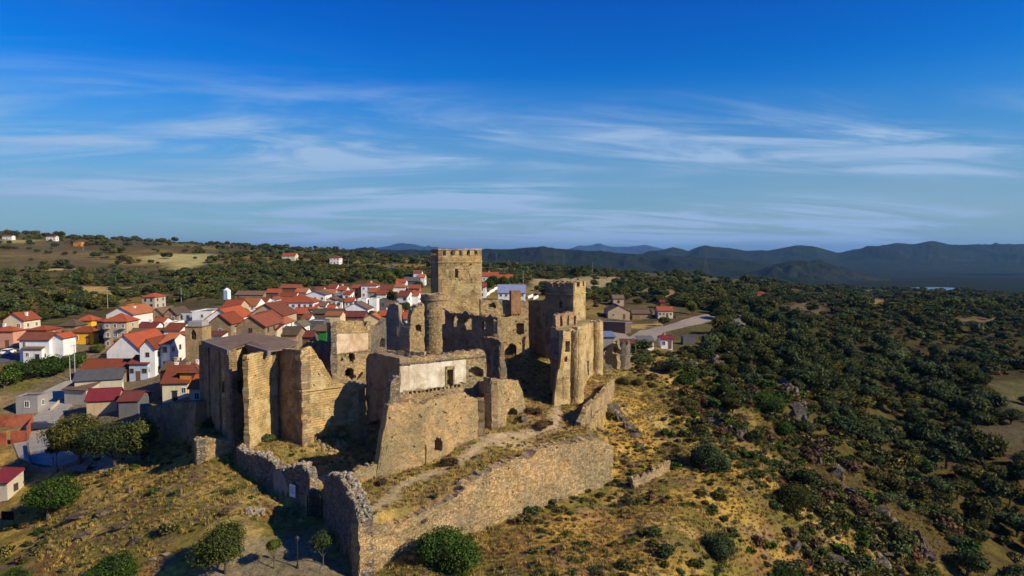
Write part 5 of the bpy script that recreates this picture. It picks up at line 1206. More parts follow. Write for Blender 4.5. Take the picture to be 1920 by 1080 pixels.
# bell tower of the church
def bell_tower():
    g = ground(362, 690); p = P(347.5, 650, g[1]); w = 33/F*g[1]; z0 = g[2]; zt = P(360, 613.5, g[1])[2]; Ht = zt-z0
    t = thing('bell_tower', 'square stone bell tower with one pointed arch opening', 'tower', (p[0], p[1], z0), rz=math.radians(-3))
    o = dict(loc=None)
    ash = M['rubf']; d = 4.2; zs = 2.6/75*Ht*1.9; a0, a1 = w*.33, w*.66; zb, zc = Ht-.30*Ht, Ht-.045*Ht; th = .8
    V = []; Fc = []
    def quad(*pts): n = len(V); V.extend(pts); Fc.append(tuple(range(n, n+len(pts))))
    arc = [(a0, zb)]+[(a0, zb+(zc-zb)*.5), (a0+(a1-a0)*.12, zb+(zc-zb)*.75), ((a0+a1)/2, zc), (a1-(a1-a0)*.12, zb+(zc-zb)*.75), (a1, zb+(zc-zb)*.5)]+[(a1, zb)]
    quad((0,0,-2), (w,0,-2), (w,0,zb), (a1,0,zb), (a0,0,zb), (0,0,zb))
    quad((0,0,zb), (a0,0,zb), *[(x,0,z) for x, z in arc[1:4]], ((a0+a1)/2,0,Ht), (0,0,Ht))
    quad((a1,0,zb), (w,0,zb), (w,0,Ht), ((a0+a1)/2,0,Ht), *[(x,0,z) for x, z in arc[3:6]])
    for (x, z), (x2, z2) in zip(arc, arc[1:]+arc[:1]): quad((x,0,z), (x2,0,z2), (x2,th,z2), (x,th,z))
    quad((a0-.1,th,zb-.1), (a1+.1,th,zb-.1), (a1+.1,th,zc+.1), (a0-.1,th,zc+.1))
    quad((w,0,-2), (w,d,-2), (w,d,Ht), (w,0,Ht)); quad((w,d,-2), (0,d,-2), (0,d,Ht), (w,d,Ht)); quad((0,d,-2), (0,0,-2), (0,0,Ht), (0,d,Ht)); quad((0,0,Ht), (w,0,Ht), (w,d,Ht), (0,d,Ht))
    link('wall', mesh('wall', V, Fc, ash), t)
    MB().box((w/2, d/2, Ht+.1), (w+.25, d+.25, .22)).build('cornice', M['rubg'], t)
    mb = MB(); mb.box((w*.52, d/2, Ht+.75), (w*.86, d*.8, 1.1), taper=.93); mb.build('roof', M['w_grey'], t)
    mb = MB(); mb.tube(((a0+a1)/2, .5, zb+.9), ((a0+a1)/2, .5, zb+1.5), .42, .18, 8); mb.build('bell', M['iron'], t)
bell_tower()
# walls of the brick yard
def brick_yard():
    g = ground(30, 833); t = thing('brick_yard', 'roofless red brick enclosure at the left edge', 'wall', tuple(g)); o0 = g
    a, b, c, d = [ground(*q) for q in ((-30, 834), (52, 828), (62, 795), (-30, 802))]
    for i, (p, q) in enumerate(((a, a+(b-a)*.52), (a+(b-a)*.62, b), (b, c), (c, d))):
        dd = q-p; L = math.hypot(dd[0], dd[1]); MB().box(((p[0]+q[0])/2-o0[0], (p[1]+q[1])/2-o0[1], (p[2]+q[2])/2+.9-o0[2]), (L, .25, 2.7), math.atan2(dd[1], dd[0])).build('wall', M['redb'], t)
M['redb'] = ashlar('red_hollow_brick', (.44, .13, .07), (.36, .10, .06), (.25, .14, .1), .4, .2, .01)
brick_yard()
def low_wall(name, label, pts, h, mat, th=.3, cat='wall'):
    g = [ground(*p) for p in pts]; t = thing(name, label, cat, tuple(g[0]))
    for p, q in zip(g, g[1:]):
        d = q-p; L = math.hypot(d[0], d[1]); e = d/L; n = np.array([-e[1], e[0], 0])*th/2; o0 = g[0]; V = []; k = max(1, int(L/1.5))
        for i in range(k+1):
            c = p+d*i/k; z = gz(c[0], c[1]); zz = z+h+(_h(np.array([i]), np.array([3]), 5)[0]-.5)*.08
            for (sgn, hh) in ((-1, z-1), (-1, zz), (1, zz), (1, z-1)): V.append((c[0]+n[0]*sgn-o0[0], c[1]+n[1]*sgn-o0[1], hh-o0[2]))
        Fc = [(i*4+m_, i*4+(m_+1) % 4, i*4+4+(m_+1) % 4, i*4+4+m_) for i in range(k) for m_ in range(4)]+[(0,1,2,3), (k*4+3,k*4+2,k*4+1,k*4)]
        link('wall', mesh('wall', V, Fc, mat), t)
low_wall('street_wall', 'low dark parapet wall curving along the street at left', [(52,838),(58,880),(80,886),(120,882),(168,864)], .9, M['w_dgrey'])
low_wall('farm_wall', 'long low dark wall in front of the tan gabled barn', [(1128,592),(1180,594),(1240,594),(1268,597)], 1.2, M['w_umber'])
low_wall('field_wall', 'long dark dry-stone wall across the terraces at the right edge', [(1835,852),(1880,856),(1935,866)], 1.0, M['rubg'])
low_wall('lane_wall', 'thin pale wall below the tarmac lane at the left', [(95,770),(105,762),(118,750)], .7, M['w_beige'])
low_wall('orchard_wall', 'pale broken stone wall between the green orchard and the grass at left', [(-10,722),(40,712),(90,704),(120,694)], .9, M['rubg'])
# cemetery-like white walls right of the keep
for i, (x, y) in enumerate(((909,556),(918,550),(926,545),(934,541),(942,556),(990,560),(1000,562))):
    low_wall('white_wall', 'short white yard wall beside the lilac-blue roofed building, number %s from the left' % ('one two three four five six seven'.split()[i]), [(x, y), (x+9, y-4)], 1.3, M['white'])
# cars
def car(px, py, rot, body, label):
    g = ground(px, py); t = thing('parked_car', label, 'car', tuple(g), 'parked cars', math.radians(rot))
    prof = [(-2.1,.35),(-2.15,.8),(-1.95,1.0),(-1.5,1.45),(.5,1.5),(1.1,1.0),(2.0,.85),(2.15,.6),(2.1,.35)]
    V = [(x, -.85, z) for x, z in prof]+[(x, .85, z) for x, z in prof]; n = len(prof)
    V = [(x, y*(.82 if z > 1.3 else 1), z) for x, y, z in V]
    link('body', mesh('body', V, [tuple(reversed(range(n))), tuple(range(n, 2*n))]+[(i, (i+1) % n, (i+1) % n+n, i+n) for i in range(n)], body), t)
    mb = MB()
    for y in (-1, 1): mb.poly([(-1.7, y*.84, 1.03), (.85, y*.84, 1.03), (.42, y*.735, 1.42), (-1.4, y*.735, 1.42)])
    mb.poly([(1.12,-.7,1.03),(1.12,.7,1.03),(.60,.62,1.45),(.60,-.62,1.45)]); mb.poly([(-2.0,-.7,1.03),(-2.0,.7,1.03),(-1.58,.62,1.42),(-1.58,-.62,1.42)]); mb.build('windows', M['glass'], t)
    w = MB().tube((0,-.1,0), (0,.1,0), .33, .33, 12); me = mesh('wheel', w.V, w.F, M['iron'])
    for x in (-1.35, 1.35):
        for y in (-.8, .8): link('wheel', me, t, (x, y, .33))
M['cblue'] = plain('dark_blue_car_paint', (.02, .03, .07), .3, .1, 2, .6)
car(16, 664, 100, M['white'], 'white car parked on the dark tarmac at left'); car(77, 805, 15, M['cblue'], 'dark blue car parked beside the red brick enclosure')
# poles, pylons
def pole(px, py, h, label, mat='galv', arm=0, r=.09):
    g = ground(px, py); t = thing('utility_pole', label, 'pole', tuple(g)); MB().tube((0, 0, -.5), (0, 0, h), r*1.3, r*.8, 6).build('post', M[mat], t)
    if arm: MB().box((0, 0, h-.3), (arm, .1, .1)).build('crossarm', M[mat], t)
for (px, py, h, l, a) in ((141,712,8.5,'grey street pole beside the long beige shed',1.4),(132,716,6,'thin dark pole left of the street pole by the beige shed',0),(202,578,9,'pale utility pole at the village edge above the tan house',1.6),(340,567,7,'tall thin pole among scrub left of the white silo',0),
    (710,527,5,'pole beside the upper road',0),(1111,513,12,'white-topped mast on the wooded ridge right of the keep',.8),(981,537,9,'thin pole by the lilac-blue roof',1),(156,470,8,'distant pole on the brown hillside',0),(653,500,8,'pale distant post on the left hills',0)):
    pole(px, py, h, l, arm=a)
def pylon(px, pyb, pyt, D, label):
    a = P(px, pyb, D); b = P(px, pyt, D); z = gz(a[0], a[1]); h = b[2]-z; t = thing('electricity_pylon', label, 'pylon', (a[0], a[1], z)); mb = MB(); s = h*.10; r = h*.002
    lv = [(0, s), (h*.35, s*.55), (h*.62, s*.28), (h, s*.08)]
    for (z0, s0), (z1, s1) in zip(lv, lv[1:]):
        cs = [(-1,-1),(1,-1),(1,1),(-1,1)]
        for i in range(4):
            c = cs[i]; d = cs[(i+1) % 4]; mb.tube((c[0]*s0, c[1]*s0, z0), (c[0]*s1, c[1]*s1, z1), r*1.4, n=4); mb.tube((c[0]*s0, c[1]*s0, z0), (d[0]*s1, d[1]*s1, z1), r, n=4); mb.tube((d[0]*s0, d[1]*s0, z0), (c[0]*s1, c[1]*s1, z1), r, n=4)
    mb.build('lattice_mast', M['w_dgrey'], t)
    for zz in (.66, .78, .90): MB().tube((-h*.11, 0, h*zz), (h*.11, 0, h*zz), r*1.6, n=4).build('crossarm', M['w_dgrey'], t)
pylon(1323, 520, 467, 1250, 'electricity pylon on the right standing clear against the dark hills'); pylon(1057, 512, 472, 1500, 'faint electricity pylon just right of the tall keep'); pylon(1776, 560, 528, 1300, 'faint electricity pylon in front of the lake'); pylon(931, 508, 474, 1900, 'faintest electricity pylon, close to the right edge of the tall keep')
# silo
def silo():
    g = ground(426, 571); D = g[1]; k = D/F; t = thing('silo', 'white and blue striped silo on dark legs at the village edge', 'silo', tuple(g)); r = 6.5*k; zb = 9*k; zt = 27*k
    for i in range(12):
        a0 = 2*math.pi*i/12; a1 = 2*math.pi*(i+1)/12; mb = MB(); m_ = (a0+a1)/2
        mb.box((r*math.cos(m_), r*math.sin(m_), (zb+zt)/2), (.1, 2*r*math.tan(math.pi/12), zt-zb), m_); mb.build('panel', M['white'] if i % 3 else M['cblue2'], t)
    mb = MB(); mb.tube((0,0,zt), (0,0,zt+1), r, r*.2, 12); mb.build('cone_roof', M['white'], t); mb = MB(); mb.tube((0,0,zb-.9), (0,0,zb), r*.3, r, 12)
    for a in range(4): mb.tube((r*.8*math.cos(a*1.57+.7), r*.8*math.sin(a*1.57+.7), -1), (r*.8*math.cos(a*1.57+.7), r*.8*math.sin(a*1.57+.7), zb), .12, n=6)
    mb.build('legs', M['iron'], t)
M['cblue2'] = plain('blue_metal', (.10, .25, .50), .6, .1, 2)
silo()
def canopy():
    g = ground(1175, 665); z = P(1175, 640, g[1])[2]; t = thing('canopy', 'rust-red sheet canopy on posts behind the ruined round stub', 'shed', tuple(g)); k = g[1]/F; w = 30*k; mb = MB()
    me = MB(); me.poly([(-w/2,-2.5,z-g[2]-.2),(w/2,-2.5,z-g[2]-.25),(w/2*.8,2.5,z-g[2]+.35),(-w/2*.8,2.5,z-g[2]+.4)]); me.box((0,-2.5,z-g[2]-.28), (w, .12, .12)); me.build('roof_sheet', M['r_rust'], t)
    for x in (-w*.45, w*.45):
        for y in (-2.3, 2.3): MB().tube((x*(1 if y < 0 else .75), y, -.5), (x*(1 if y < 0 else .75), y, z-g[2]-.2+(.5 if y > 0 else 0)), .08, n=6).build('post', M['wood'], t)
canopy()
def noticeboard():
    g = ground(15, 990); t = thing('dark_hoarding', 'dark blank board on two posts near the lower left corner', 'sign', tuple(g), rz=-.1)
    MB().box((0, 0, 1.9), (2.0, .08, 1.3)).build('board', M['dark'], t)
    for x in (-.95, .95): MB().tube((x, .06, -.4), (x, .06, 2.5), .06, n=6).build('post', M['iron'], t)
noticeboard()
for (px, py, l) in ((340,930,'short pale wooden stake on the grassy mound, right one'),(243,925,'short pale wooden stake on the grassy mound, left one'),(279,868,'pale wooden stake at the crest of the grassy mound, above the other two')):
    g = ground(px, py); o = MB().box((0,0,.5), (.16,.16,1.3)).build('wooden_stake', M['wood'], None, tuple(g)); tag(o, l, 'stake')
# ---------------------------------------------------------------- rocks
EXCL = []
def rock(px, py, size, flat, seed, label, mat='rock', rz=0, group=None, name='rock', sink=.3, lift=0):
    g = ground(px, py); rng = np.random.RandomState(seed); v = ICO3[0].copy(); EXCL.append((g[0], g[1], max(size)*.9+2.2))
    for _ in range(14):                                  # planar cuts give broken faces
        n = rng.normal(size=3); n /= np.linalg.norm(n); d = rng.uniform(.32, .75); k = v@n; v -= np.outer(np.maximum(k-d, 0), n)
    nn = -np.abs(fbm(v[:, 0]*2.6+seed, v[:, 1]*2.6+v[:, 2]*2.1, seed, 4)-.5)*1.1+(fbm(v[:, 0]*9, v[:, 1]*9+v[:, 2]*7, seed, 2)-.5)*.16; v *= (1.25+nn)[:, None]
    v *= np.array(size)/2
    o = link(name, mesh(name, v, ICO3[1], M[mat]), None, (g[0], g[1], g[2]+size[2]*(.5-sink)), (flat, 0, rz)); tag(o, label, 'rock', group); return o
rock(1492,1030,(3.6,1.8,2.2),.5,3,'pale pointed boulder lying alone low on the golden slope',rz=.6)
for i, (px, py, s, l) in enumerate(((1150,775,(5,3.5,3.2),'single grey boulder leaning at the foot of the curved parapet wall'),(1118,812,(3,2.4,1.8),'rock at the near end of the curved parapet wall'),
    (1340,790,(6,3,1.4),'dark flat slab of rock on the golden slope'),
    (1325,672,(5,4,3.5),'dark rock outcrop below the small white hut'),(1300,690,(4,3,2.5),'rock left of the outcrop below the white hut'),(1475,832,(3.4,2,1.6),'rock ledge in the middle of the right slope'),(1570,890,(2.4,1.6,2),'pale rock at the edge of the green ravine'),
    (1640,960,(5,2.4,2),'long rock rib low on the right slope'),(1690,1010,(5,2.4,2),'brown rock rib near the lower right corner'),(1560,1050,(3.4,2.2,1.6),'broken rock near the bottom edge of the right slope'),(1200,835,(2.2,1.6,1),'low rock right of the retaining wall end'),
    (1148,655,(5,4,3),'grey rocks heaped before the ruined round stub'),(1140,690,(4,3,2),'rock at the foot of the right turret'),(980,790,(2.6,2,1.2),'grey boulder beside the broken side wall'),(1545,640,(5,3,2),'rock outcrop among the oaks of the right slope'))):
    rock(px, py, s, .2*math.sin(i*3), 10+i, l, rz=i*1.3)
for i, (px, py, s, l) in enumerate(((150,970,(6,2.2,1.2),'long brown rock shelf crossing the left mound'),(165,1005,(3.4,1.6,1),'dark brown rock in the middle of the left mound'),(235,985,(4.5,1.5,1),'brown rock rib right of the middle of the left mound'),(255,1015,(2.6,1.6,.9),'dark rock near the bottom of the left mound'),
    (200,960,(4,1.4,.9),'brown rock shelf high on the left mound'),(60,1040,(3.6,2,1.2),'brown rock at the left foot of the mound'),(95,1020,(3,1,.7),'thin rock rib at the left foot of the mound'))):
    rock(px, py, s, .1, 60+i, l, 'rockb', rz=.5+.1*i, sink=.45)
for i, (px, py, l) in enumerate(((290,1048,'pale flat stone at the bottom of the mound, left one'),(312,1040,'pale flat stone at the bottom of the mound, right one'))):
    rock(px, py, (1.3,.7,.4), .1, 90+i, l, 'stone', sink=.4)
def outcrop(pts, r, label, seed, mat='rock'):
    rng = np.random.RandomState(seed); g0 = ground(*pts[0]); vs, fs = [], []
    for a, b in zip(pts, pts[1:]+pts[-1:]):
        for k in range(7):
            t = rng.rand(); g = ground(a[0]+(b[0]-a[0])*t+rng.normal()*5, a[1]+(b[1]-a[1])*t+rng.normal()*3); EXCL.append((g[0], g[1], r*1.3))
            v = ICO2[0].copy()
            for _ in range(11): n = rng.normal(size=3); n /= np.linalg.norm(n); d = rng.uniform(.3, .7); q = v@n; v -= np.outer(np.maximum(q-d, 0), n)
            v *= (1+(fbm(v[:, 0]*4+seed+k, v[:, 1]*4+v[:, 2]*3, seed, 3)-.5)*.5)[:, None]
            v = v*np.array([r*rng.uniform(.6, 1.5), r*rng.uniform(.5, 1.0), r*rng.uniform(.6, 1.7)]); ca, sa = math.cos(t*9), math.sin(t*9)
            v = np.column_stack([v[:, 0]*ca-v[:, 1]*sa, v[:, 0]*sa+v[:, 1]*ca, v[:, 2]])+g-g0; k0 = len(vs); vs.extend(v.tolist()); fs.extend([tuple(x+k0 for x in f) for f in ICO2[1]])
    tag(link('rock_outcrop', mesh('rock_outcrop', vs, fs, M[mat]), None, tuple(g0)), label, 'rock')
outcrop([(1465,705),(1480,735),(1495,770),(1505,795)], 2.3, 'long jagged grey cliff running down the right ridge', 1)
outcrop([(1330,665),(1345,690)], 1.9, 'broken grey outcrop below the small white hut, among bushes', 2)
outcrop([(1150,770),(1175,800),(1190,815)], 1.1, 'jagged grey rocks under the curved parapet wall', 3)
outcrop([(1345,775),(1385,815)], 1.0, 'dark sloping band of rock crossing the top of the golden slope', 4, 'rockb')
outcrop([(1560,880),(1600,930)], 1.3, 'pale broken rocks at the head of the green ravine', 5)
outcrop([(1640,950),(1690,1000),(1740,1040)], 1.5, 'long brown rock rib falling to the lower right corner', 6, 'rockb')
outcrop([(1630,1000),(1660,1060)], 1.2, 'grey rock rib close to the bottom edge on the right', 7)
outcrop([(1500,840),(1540,860)], 1.1, 'low grey ledges in the middle of the right slope', 8)
outcrop([(1140,650),(1150,670)], 1.2, 'heap of grey rocks between the far turret and the ruined round stub', 9)
def heap():
    rng = np.random.RandomState(5); g = ground(478, 962); vs, fs = [], []
    for i in range(60):
        q = ground(478+rng.uniform(-17, 17), 962+rng.uniform(-7, 6)); rockbits(vs, fs, np.array([q[0]-g[0], q[1]-g[1], q[2]-g[2]+rng.uniform(0, .35)]), rng.uniform(.15, .38), rng)
    o = link('stone_heap', mesh('stone_heap', vs, fs, M['stone']), None, tuple(g)); tag(o, 'small heap of pale loose stones left of the gate', 'stone heap', kind='stuff')
heap()
# ---------------------------------------------------------------- plants
def crown_mesh(name, n, rx, rz, leaf, mat, seed, blobs=9, fill=.80, flat=.0, z0=0, core=True):
    rng = np.random.RandomState(seed); V = []; Fc = []; MI = []
    bc = rng.normal(size=(blobs, 3)); bc /= np.linalg.norm(bc, axis=1)[:, None]; bc *= rng.uniform(.25, .62, (blobs, 1)); bc[:, 2] = np.abs(bc[:, 2])*.8-.15; br = rng.uniform(.34, .56, blobs)
    S = np.array([rx, rx, rz])
    d = rng.normal(size=(n, 3)); d /= np.linalg.norm(d, axis=1)[:, None]; b = rng.randint(0, blobs, n)
    p = bc[b]+d*br[b][:, None]*rng.uniform(.78, 1.10, (n, 1))
    keep_ = p[:, 2] > -.55+flat; p = p[keep_]; d = d[keep_]; p = p*S
    nn = d+rng.normal(size=d.shape)*.55; nn /= np.linalg.norm(nn, axis=1)[:, None]
    a = np.cross(nn, rng.normal(size=nn.shape)); a /= np.linalg.norm(a, axis=1)[:, None]; c = np.cross(nn, a); L = leaf*rng.uniform(.55, 1.3, (len(p), 1))
    q = np.stack([p-a*L*.5, p+c*L*.32, p+a*L*.5, p-c*L*.32], 1)+rng.normal(size=(len(p), 4, 3))*leaf*.08
    V = q.reshape(-1, 3); V[:, 2] += z0; Fc = np.arange(len(V)).reshape(-1, 4); MI = [0]*len(Fc); V = V.tolist(); Fc = Fc.tolist()
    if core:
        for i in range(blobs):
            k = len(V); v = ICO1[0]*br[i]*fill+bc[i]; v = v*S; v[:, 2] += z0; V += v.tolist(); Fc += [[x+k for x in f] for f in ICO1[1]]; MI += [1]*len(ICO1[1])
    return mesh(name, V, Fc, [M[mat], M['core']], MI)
def trunk_mesh(name, h, r, spread, seed, limbs=4):
    rng = random.Random(seed); mb = MB(); th = h*.45; mb.tube((0, 0, -.5), (0, 0, th), r*1.25, r*.8, 7)
    for i in range(limbs):
        a = 6.283*i/limbs+rng.random(); mb.tube((0, 0, th*.9), (math.cos(a)*spread*.35, math.sin(a)*spread*.35, h*.85), r*.6, r*.3, 5); mb.tube((math.cos(a)*spread*.35, math.sin(a)*spread*.35, h*.85), (math.cos(a+.4)*spread*.7, math.sin(a+.4)*spread*.7, h*1.25), r*.3, r*.12, 5)
    return mesh(name, mb.V, mb.F, M['bark'])
def tree(px, py, rx, rz, th, mat, label, n=5000, leaf=.28, seed=1, cat='tree', name='tree', r=.22, blobs=12, group=None):
    g = ground(px, py); t = thing(name, label, cat, tuple(g), group)
    link('crown', crown_mesh('crown', n, rx, rz, leaf, mat, seed, blobs, z0=th+rz*.55), t); link('trunk', trunk_mesh('trunk', th+rz*.3, r, rx, seed), t); return t
def bush(px, py, rx, rz, mat, label, n=3000, leaf=.22, seed=1, name='shrub', cat='shrub', group=None):
    g = ground(px, py); o = link(name, crown_mesh(name, n, rx, rz, leaf, mat, seed, 9, z0=rz*.42), None, tuple(g)); tag(o, label, cat, group); return o
# named plants of the foreground
bush(836,1062,4.6,4.4,'leafg','big round dark green bush against the retaining wall at bottom centre',9000,.26,1)
tree(424,1074,3.7,3.1,1.6,'leafd','grey-green tree with rounded crown at bottom left of centre',9000,.22,2)
tree(514,1066,1.1,.95,2.3,'leafy','small lollipop-shaped yellow-green tree beside the lamp post',2200,.14,3,r=.07)
tree(606,1060,1.7,1.7,1.8,'leafs','thin pale-trunked sapling in front of the gate wall',2500,.15,4,r=.07)
bush(222,1090,3.8,2.6,'leafg','dark bush cut by the bottom edge at lower left',6000,.22,5)
tree(90,975,4.4,3.4,2.2,'leafg','green tree standing at the foot of the mound at left',9000,.28,6)
tree(150,872,7.0,4.6,3.0,'leafo','large brownish-green tree above the curving street',12000,.34,7,r=.35)
tree(215,878,5.2,4.8,2.0,'holm','dark green tree right of the large brownish tree',9000,.32,8,r=.3)
tree(262,868,4.2,4.4,1.8,'holm','dark tree in the shade of the bastion',7000,.32,9,r=.3)
tree(100,873,1.6,1.3,2.2,'leafs','sparse grey sapling over the street',1200,.16,10,r=.06)
bush(25,1095,2.4,1.6,'leafg','low green bush in the bottom left corner',3000,.2,11)
bush(1333,880,4.3,4.0,'leafs','large sage-green bush on the golden slope right of the retaining wall',9000,.24,12)
bush(1480,955,4.2,3.4,'leafo','olive-brown bush lower on the golden slope',7000,.24,13)
bush(1345,1040,2.6,3.0,'leafs','sage-green bush near the bottom edge of the golden slope',6000,.2,14)
bush(1475,1090,3.2,1.8,'leafg','green bush cut by the bottom edge on the right',5000,.2,15)
bush(1620,1090,3.4,1.8,'leafo','olive bush cut by the bottom edge near the lower right corner',5000,.22,16)
bush(1445,775,4.2,4.4,'leafg','tall green bush beside the cliff rocks on the right ridge',6000,.28,17)
bush(1468,812,2.6,2.2,'leafg','bright green bush under the cliff rocks',4000,.24,18)
bush(1285,720,3.2,2.6,'leafg','rounded green bush on the brow right of the parapet',4000,.26,19)
bush(1205,680,3.6,2.2,'leafs','spreading grey-green bush right of the ruined round stub',5000,.26,20)
bush(1168,722,1.7,1.6,'scrub','small olive bush right of the parapet, left one of two',1800,.18,21)
bush(1195,722,1.9,1.5,'scrub','small olive bush right of the parapet, right one of two',1800,.18,22)
bush(1340,740,2.4,2.0,'leafo','dark olive bush at the top of the golden slope',3000,.22,23)
bush(1290,760,2.4,1.2,'scrub','low bush in the middle of the golden slope top',2200,.18,24)
bush(1128,735,1.2,1.2,'scrub','small bush on the path side of the parapet',1500,.14,25)
bush(715,908,0.0+.9,.7,'drym','small russet bush by the path at the foot of the bastion',900,.12,26)
bush(498,828,1.6,1.2,'leafs','green shrub at the foot of the buttress wall',1800,.15,27)
bush(408,800,2.6,1.6,'leafg','green shrub at the foot of the flat-roofed block',2600,.18,28)
bush(842,872,1.6,1.0,'drym','russet shrub beside the small doorway',1500,.13,29)
bush(1000,775,2.0,1.0,'drym','large russet shrub behind the broken side wall',2000,.14,30)
bush(1020,800,2.2,1.0,'drym','dark russet shrub beside the winding path',2200,.14,31)
bush(1040,745,1.8,.9,'drym','russet shrub at the foot of the near turret',1800,.14,32)
bush(790,975,1.7,.8,'drym','russet shrub on the terrace behind the retaining wall',1800,.14,33)
bush(1080,862,.8,.6,'drym','small russet tuft growing from the retaining wall face',700,.1,34)
bush(700,690-0,.1+1.6,1.2,'leafo','shrub growing on top of the ruined wall',1200,.16,35) if False else None
# tree rows at the village
def vil_tree(px, py, rx, rz, th, mat, label, seed): tree(px, py, rx, rz, th, mat, label, 1800, .42, seed, blobs=8)
VT = [(35,715,5,3.4,.8,'leafg','leftmost tree of the bright green orchard below the white block'),(72,708,5.2,3.4,.8,'leafg','second tree from the left of the green orchard'),(105,702,4.6,3.0,.8,'leafg','third tree from the left of the green orchard'),(8,728,4.5,3,.8,'leafg','tree at the left edge of the green orchard'),
 (135,690,3.6,2.4,.8,'leafg','rightmost tree of the green orchard'),(183,662,2.6,1.7,.4,'holm','dark tree below the tan three-storey house'),(150,676,2.6,1.6,.3,'holm','dark tree below the bright yellow bungalow'),(322,640,1.6,2.6,1,'leafg','slim tree left of the bell tower'),
 (735,540,4,5,2,'leafy','bright yellow-green tree beside the upper road'),(722,536,4.5,5,2,'leafy','yellow-green tree left of the brightest one'),(748,530,4,5,2,'leafg','green tree right of the upper road'),(700,597,2.6,2.2,.4,'holm','dark round tree behind the white box houses') ,
 (757,585,3.4,3.2,.6,'holm','dark round tree in front of the bright white red-roofed house'),(553,600,2.6,2,.5,'leafg','green tree in the middle of the village'),(575,612,2.4,2,.5,'leafg','green tree left of the green wall'),(605,590,2.0,1.6,.5,'leafg','small tree beside the big balconied house'),
 (735,568,4,4,1,'holm','dark tree between the white box houses and the bright white house'),(925,540,5,4.5,1.5,'leafg','green tree right of the tall keep, left one'),(945,542,5,4.5,1.5,'leafg','green tree right of the tall keep, middle one'),(962,538,4,4,1.5,'leafg','green tree right of the tall keep, right one'),
 (915,545,4,4,1.5,'leafg','green tree touching the right edge of the tall keep'),(1093,512,6,8,2,'leafy','tall pale green poplar on the ridge beyond the battlements'),(1298,590,3.2,4.5,1.2,'leafy','bright yellow-green tree right of the cream stable'),(1245,612,3,2.4,1.4,'holm','small round tree beside the farm track'),
 (1060,575,4,3,1,'holm','dark tree just behind the smaller square tower'),(785,545,4,3.4,1,'leafs','pale tree at the left edge of the tall keep'),(70,652,2.2,1.4,.3,'holm','dark shrub by the pink house')]
VT += [(300,612,2.2,1.8,.4,'holm','dark bush between the stone barns and the white cottage'),(262,600,1.8,1.5,.4,'leafg','small green tree right of the large white gabled house'),(428,600,2.2,1.8,.4,'leafd','green tree behind the tan stone gable'),(438,622,2.6,2.0,.3,'holm','dark tree between the tan stone gable and the flat castle roof'),
 (508,590,2,1.6,.4,'leafd','green tree left of the low white flat-roofed house'),(533,620,2,1.6,.3,'leafg','green bush right of the small white olive-roofed house'),(640,566,2,1.8,.4,'leafd','small dark tree beside the narrow white gable'),(668,556,1.8,1.6,.4,'leafd','small tree left of the white box pair'),
 (720,572,2.6,2.2,.5,'holm','dark tree right of the white box pair'),(285,628,2,1.8,.4,'leafd','tree beside the ochre barn'),(120,640,2.2,1.6,.4,'leafd','tree between the white block and the yellow-orange bungalow'),(256,706,2.6,2,.5,'holm','dark tree behind the crimson roof'),(400,545,3.5,2.4,.4,'holm','dark tree left of the white silo'),
 (470,545,3.5,2.6,.4,'holm','dark tree right of the white silo'),(500,540,3.5,2.6,.4,'leafd','green tree above the long ruined stone house'),(560,538,4,3,.4,'holm','dark tree above the brown far-row house'),(600,536,4,3,.4,'leafd','green tree above the far row of houses'),(660,530,4,3,.4,'holm','dark tree above the brown brick house'),
 (20,590,3.5,2.6,.5,'leafd','green tree above the cream house'),(80,603,3,2.2,.5,'leafd','green tree above the red brick house'),(215,575,3.2,2.2,.5,'holm','dark tree above the large white gabled house')]
for i, v_ in enumerate(VT): vil_tree(*v_, 100+i)
POP = ['leftmost', 'second from the left', 'middle one', 'second from the right', 'rightmost']
for i, (px, py) in enumerate(((1790,583),(1812,586),(1840,585),(1868,587),(1895,588))):
    tree(px, py, 8, 7, 1, 'leafy', 'bright green poplar in the row at the far right, '+POP[i], 900, .9, 140+i, blobs=7, group='bright green poplars in the valley')

# holm oaks: one library of shapes, individuals nearest, the rest as one mass
rngT = np.random.RandomState(11)
for px_, py_, r_ in ((1250,655,9),(1262,664,9),(1240,668,8),(1290,655,6),(1225,664,6),(1180,668,5),(1195,648,7),(1212,655,7),(1200,665,6)): g_ = ground(px_, py_); EXCL.append((g_[0], g_[1], r_))
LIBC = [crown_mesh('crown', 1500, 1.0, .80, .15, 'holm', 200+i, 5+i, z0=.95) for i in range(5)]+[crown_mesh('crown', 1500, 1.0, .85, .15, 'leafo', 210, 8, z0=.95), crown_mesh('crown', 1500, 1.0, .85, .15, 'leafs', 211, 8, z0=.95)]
LIBT = trunk_mesh('trunk', .75, .085, 1.0, 3)
vill_poly = np.array([ground(*p)[:2] for p in [(-80,900),(-80,612),(30,604),(150,594),(240,566),(300,572),(420,560),(520,545),(640,534),(790,522),(1000,535),(1010,580),(640,640),(560,650),(400,700),(280,800),(100,900)]])
FARM = np.array([ground(*p)[:2] for p in [(1100,640),(1110,585),(1180,570),(1275,575),(1345,585),(1340,640),(1300,668),(1200,660)]])
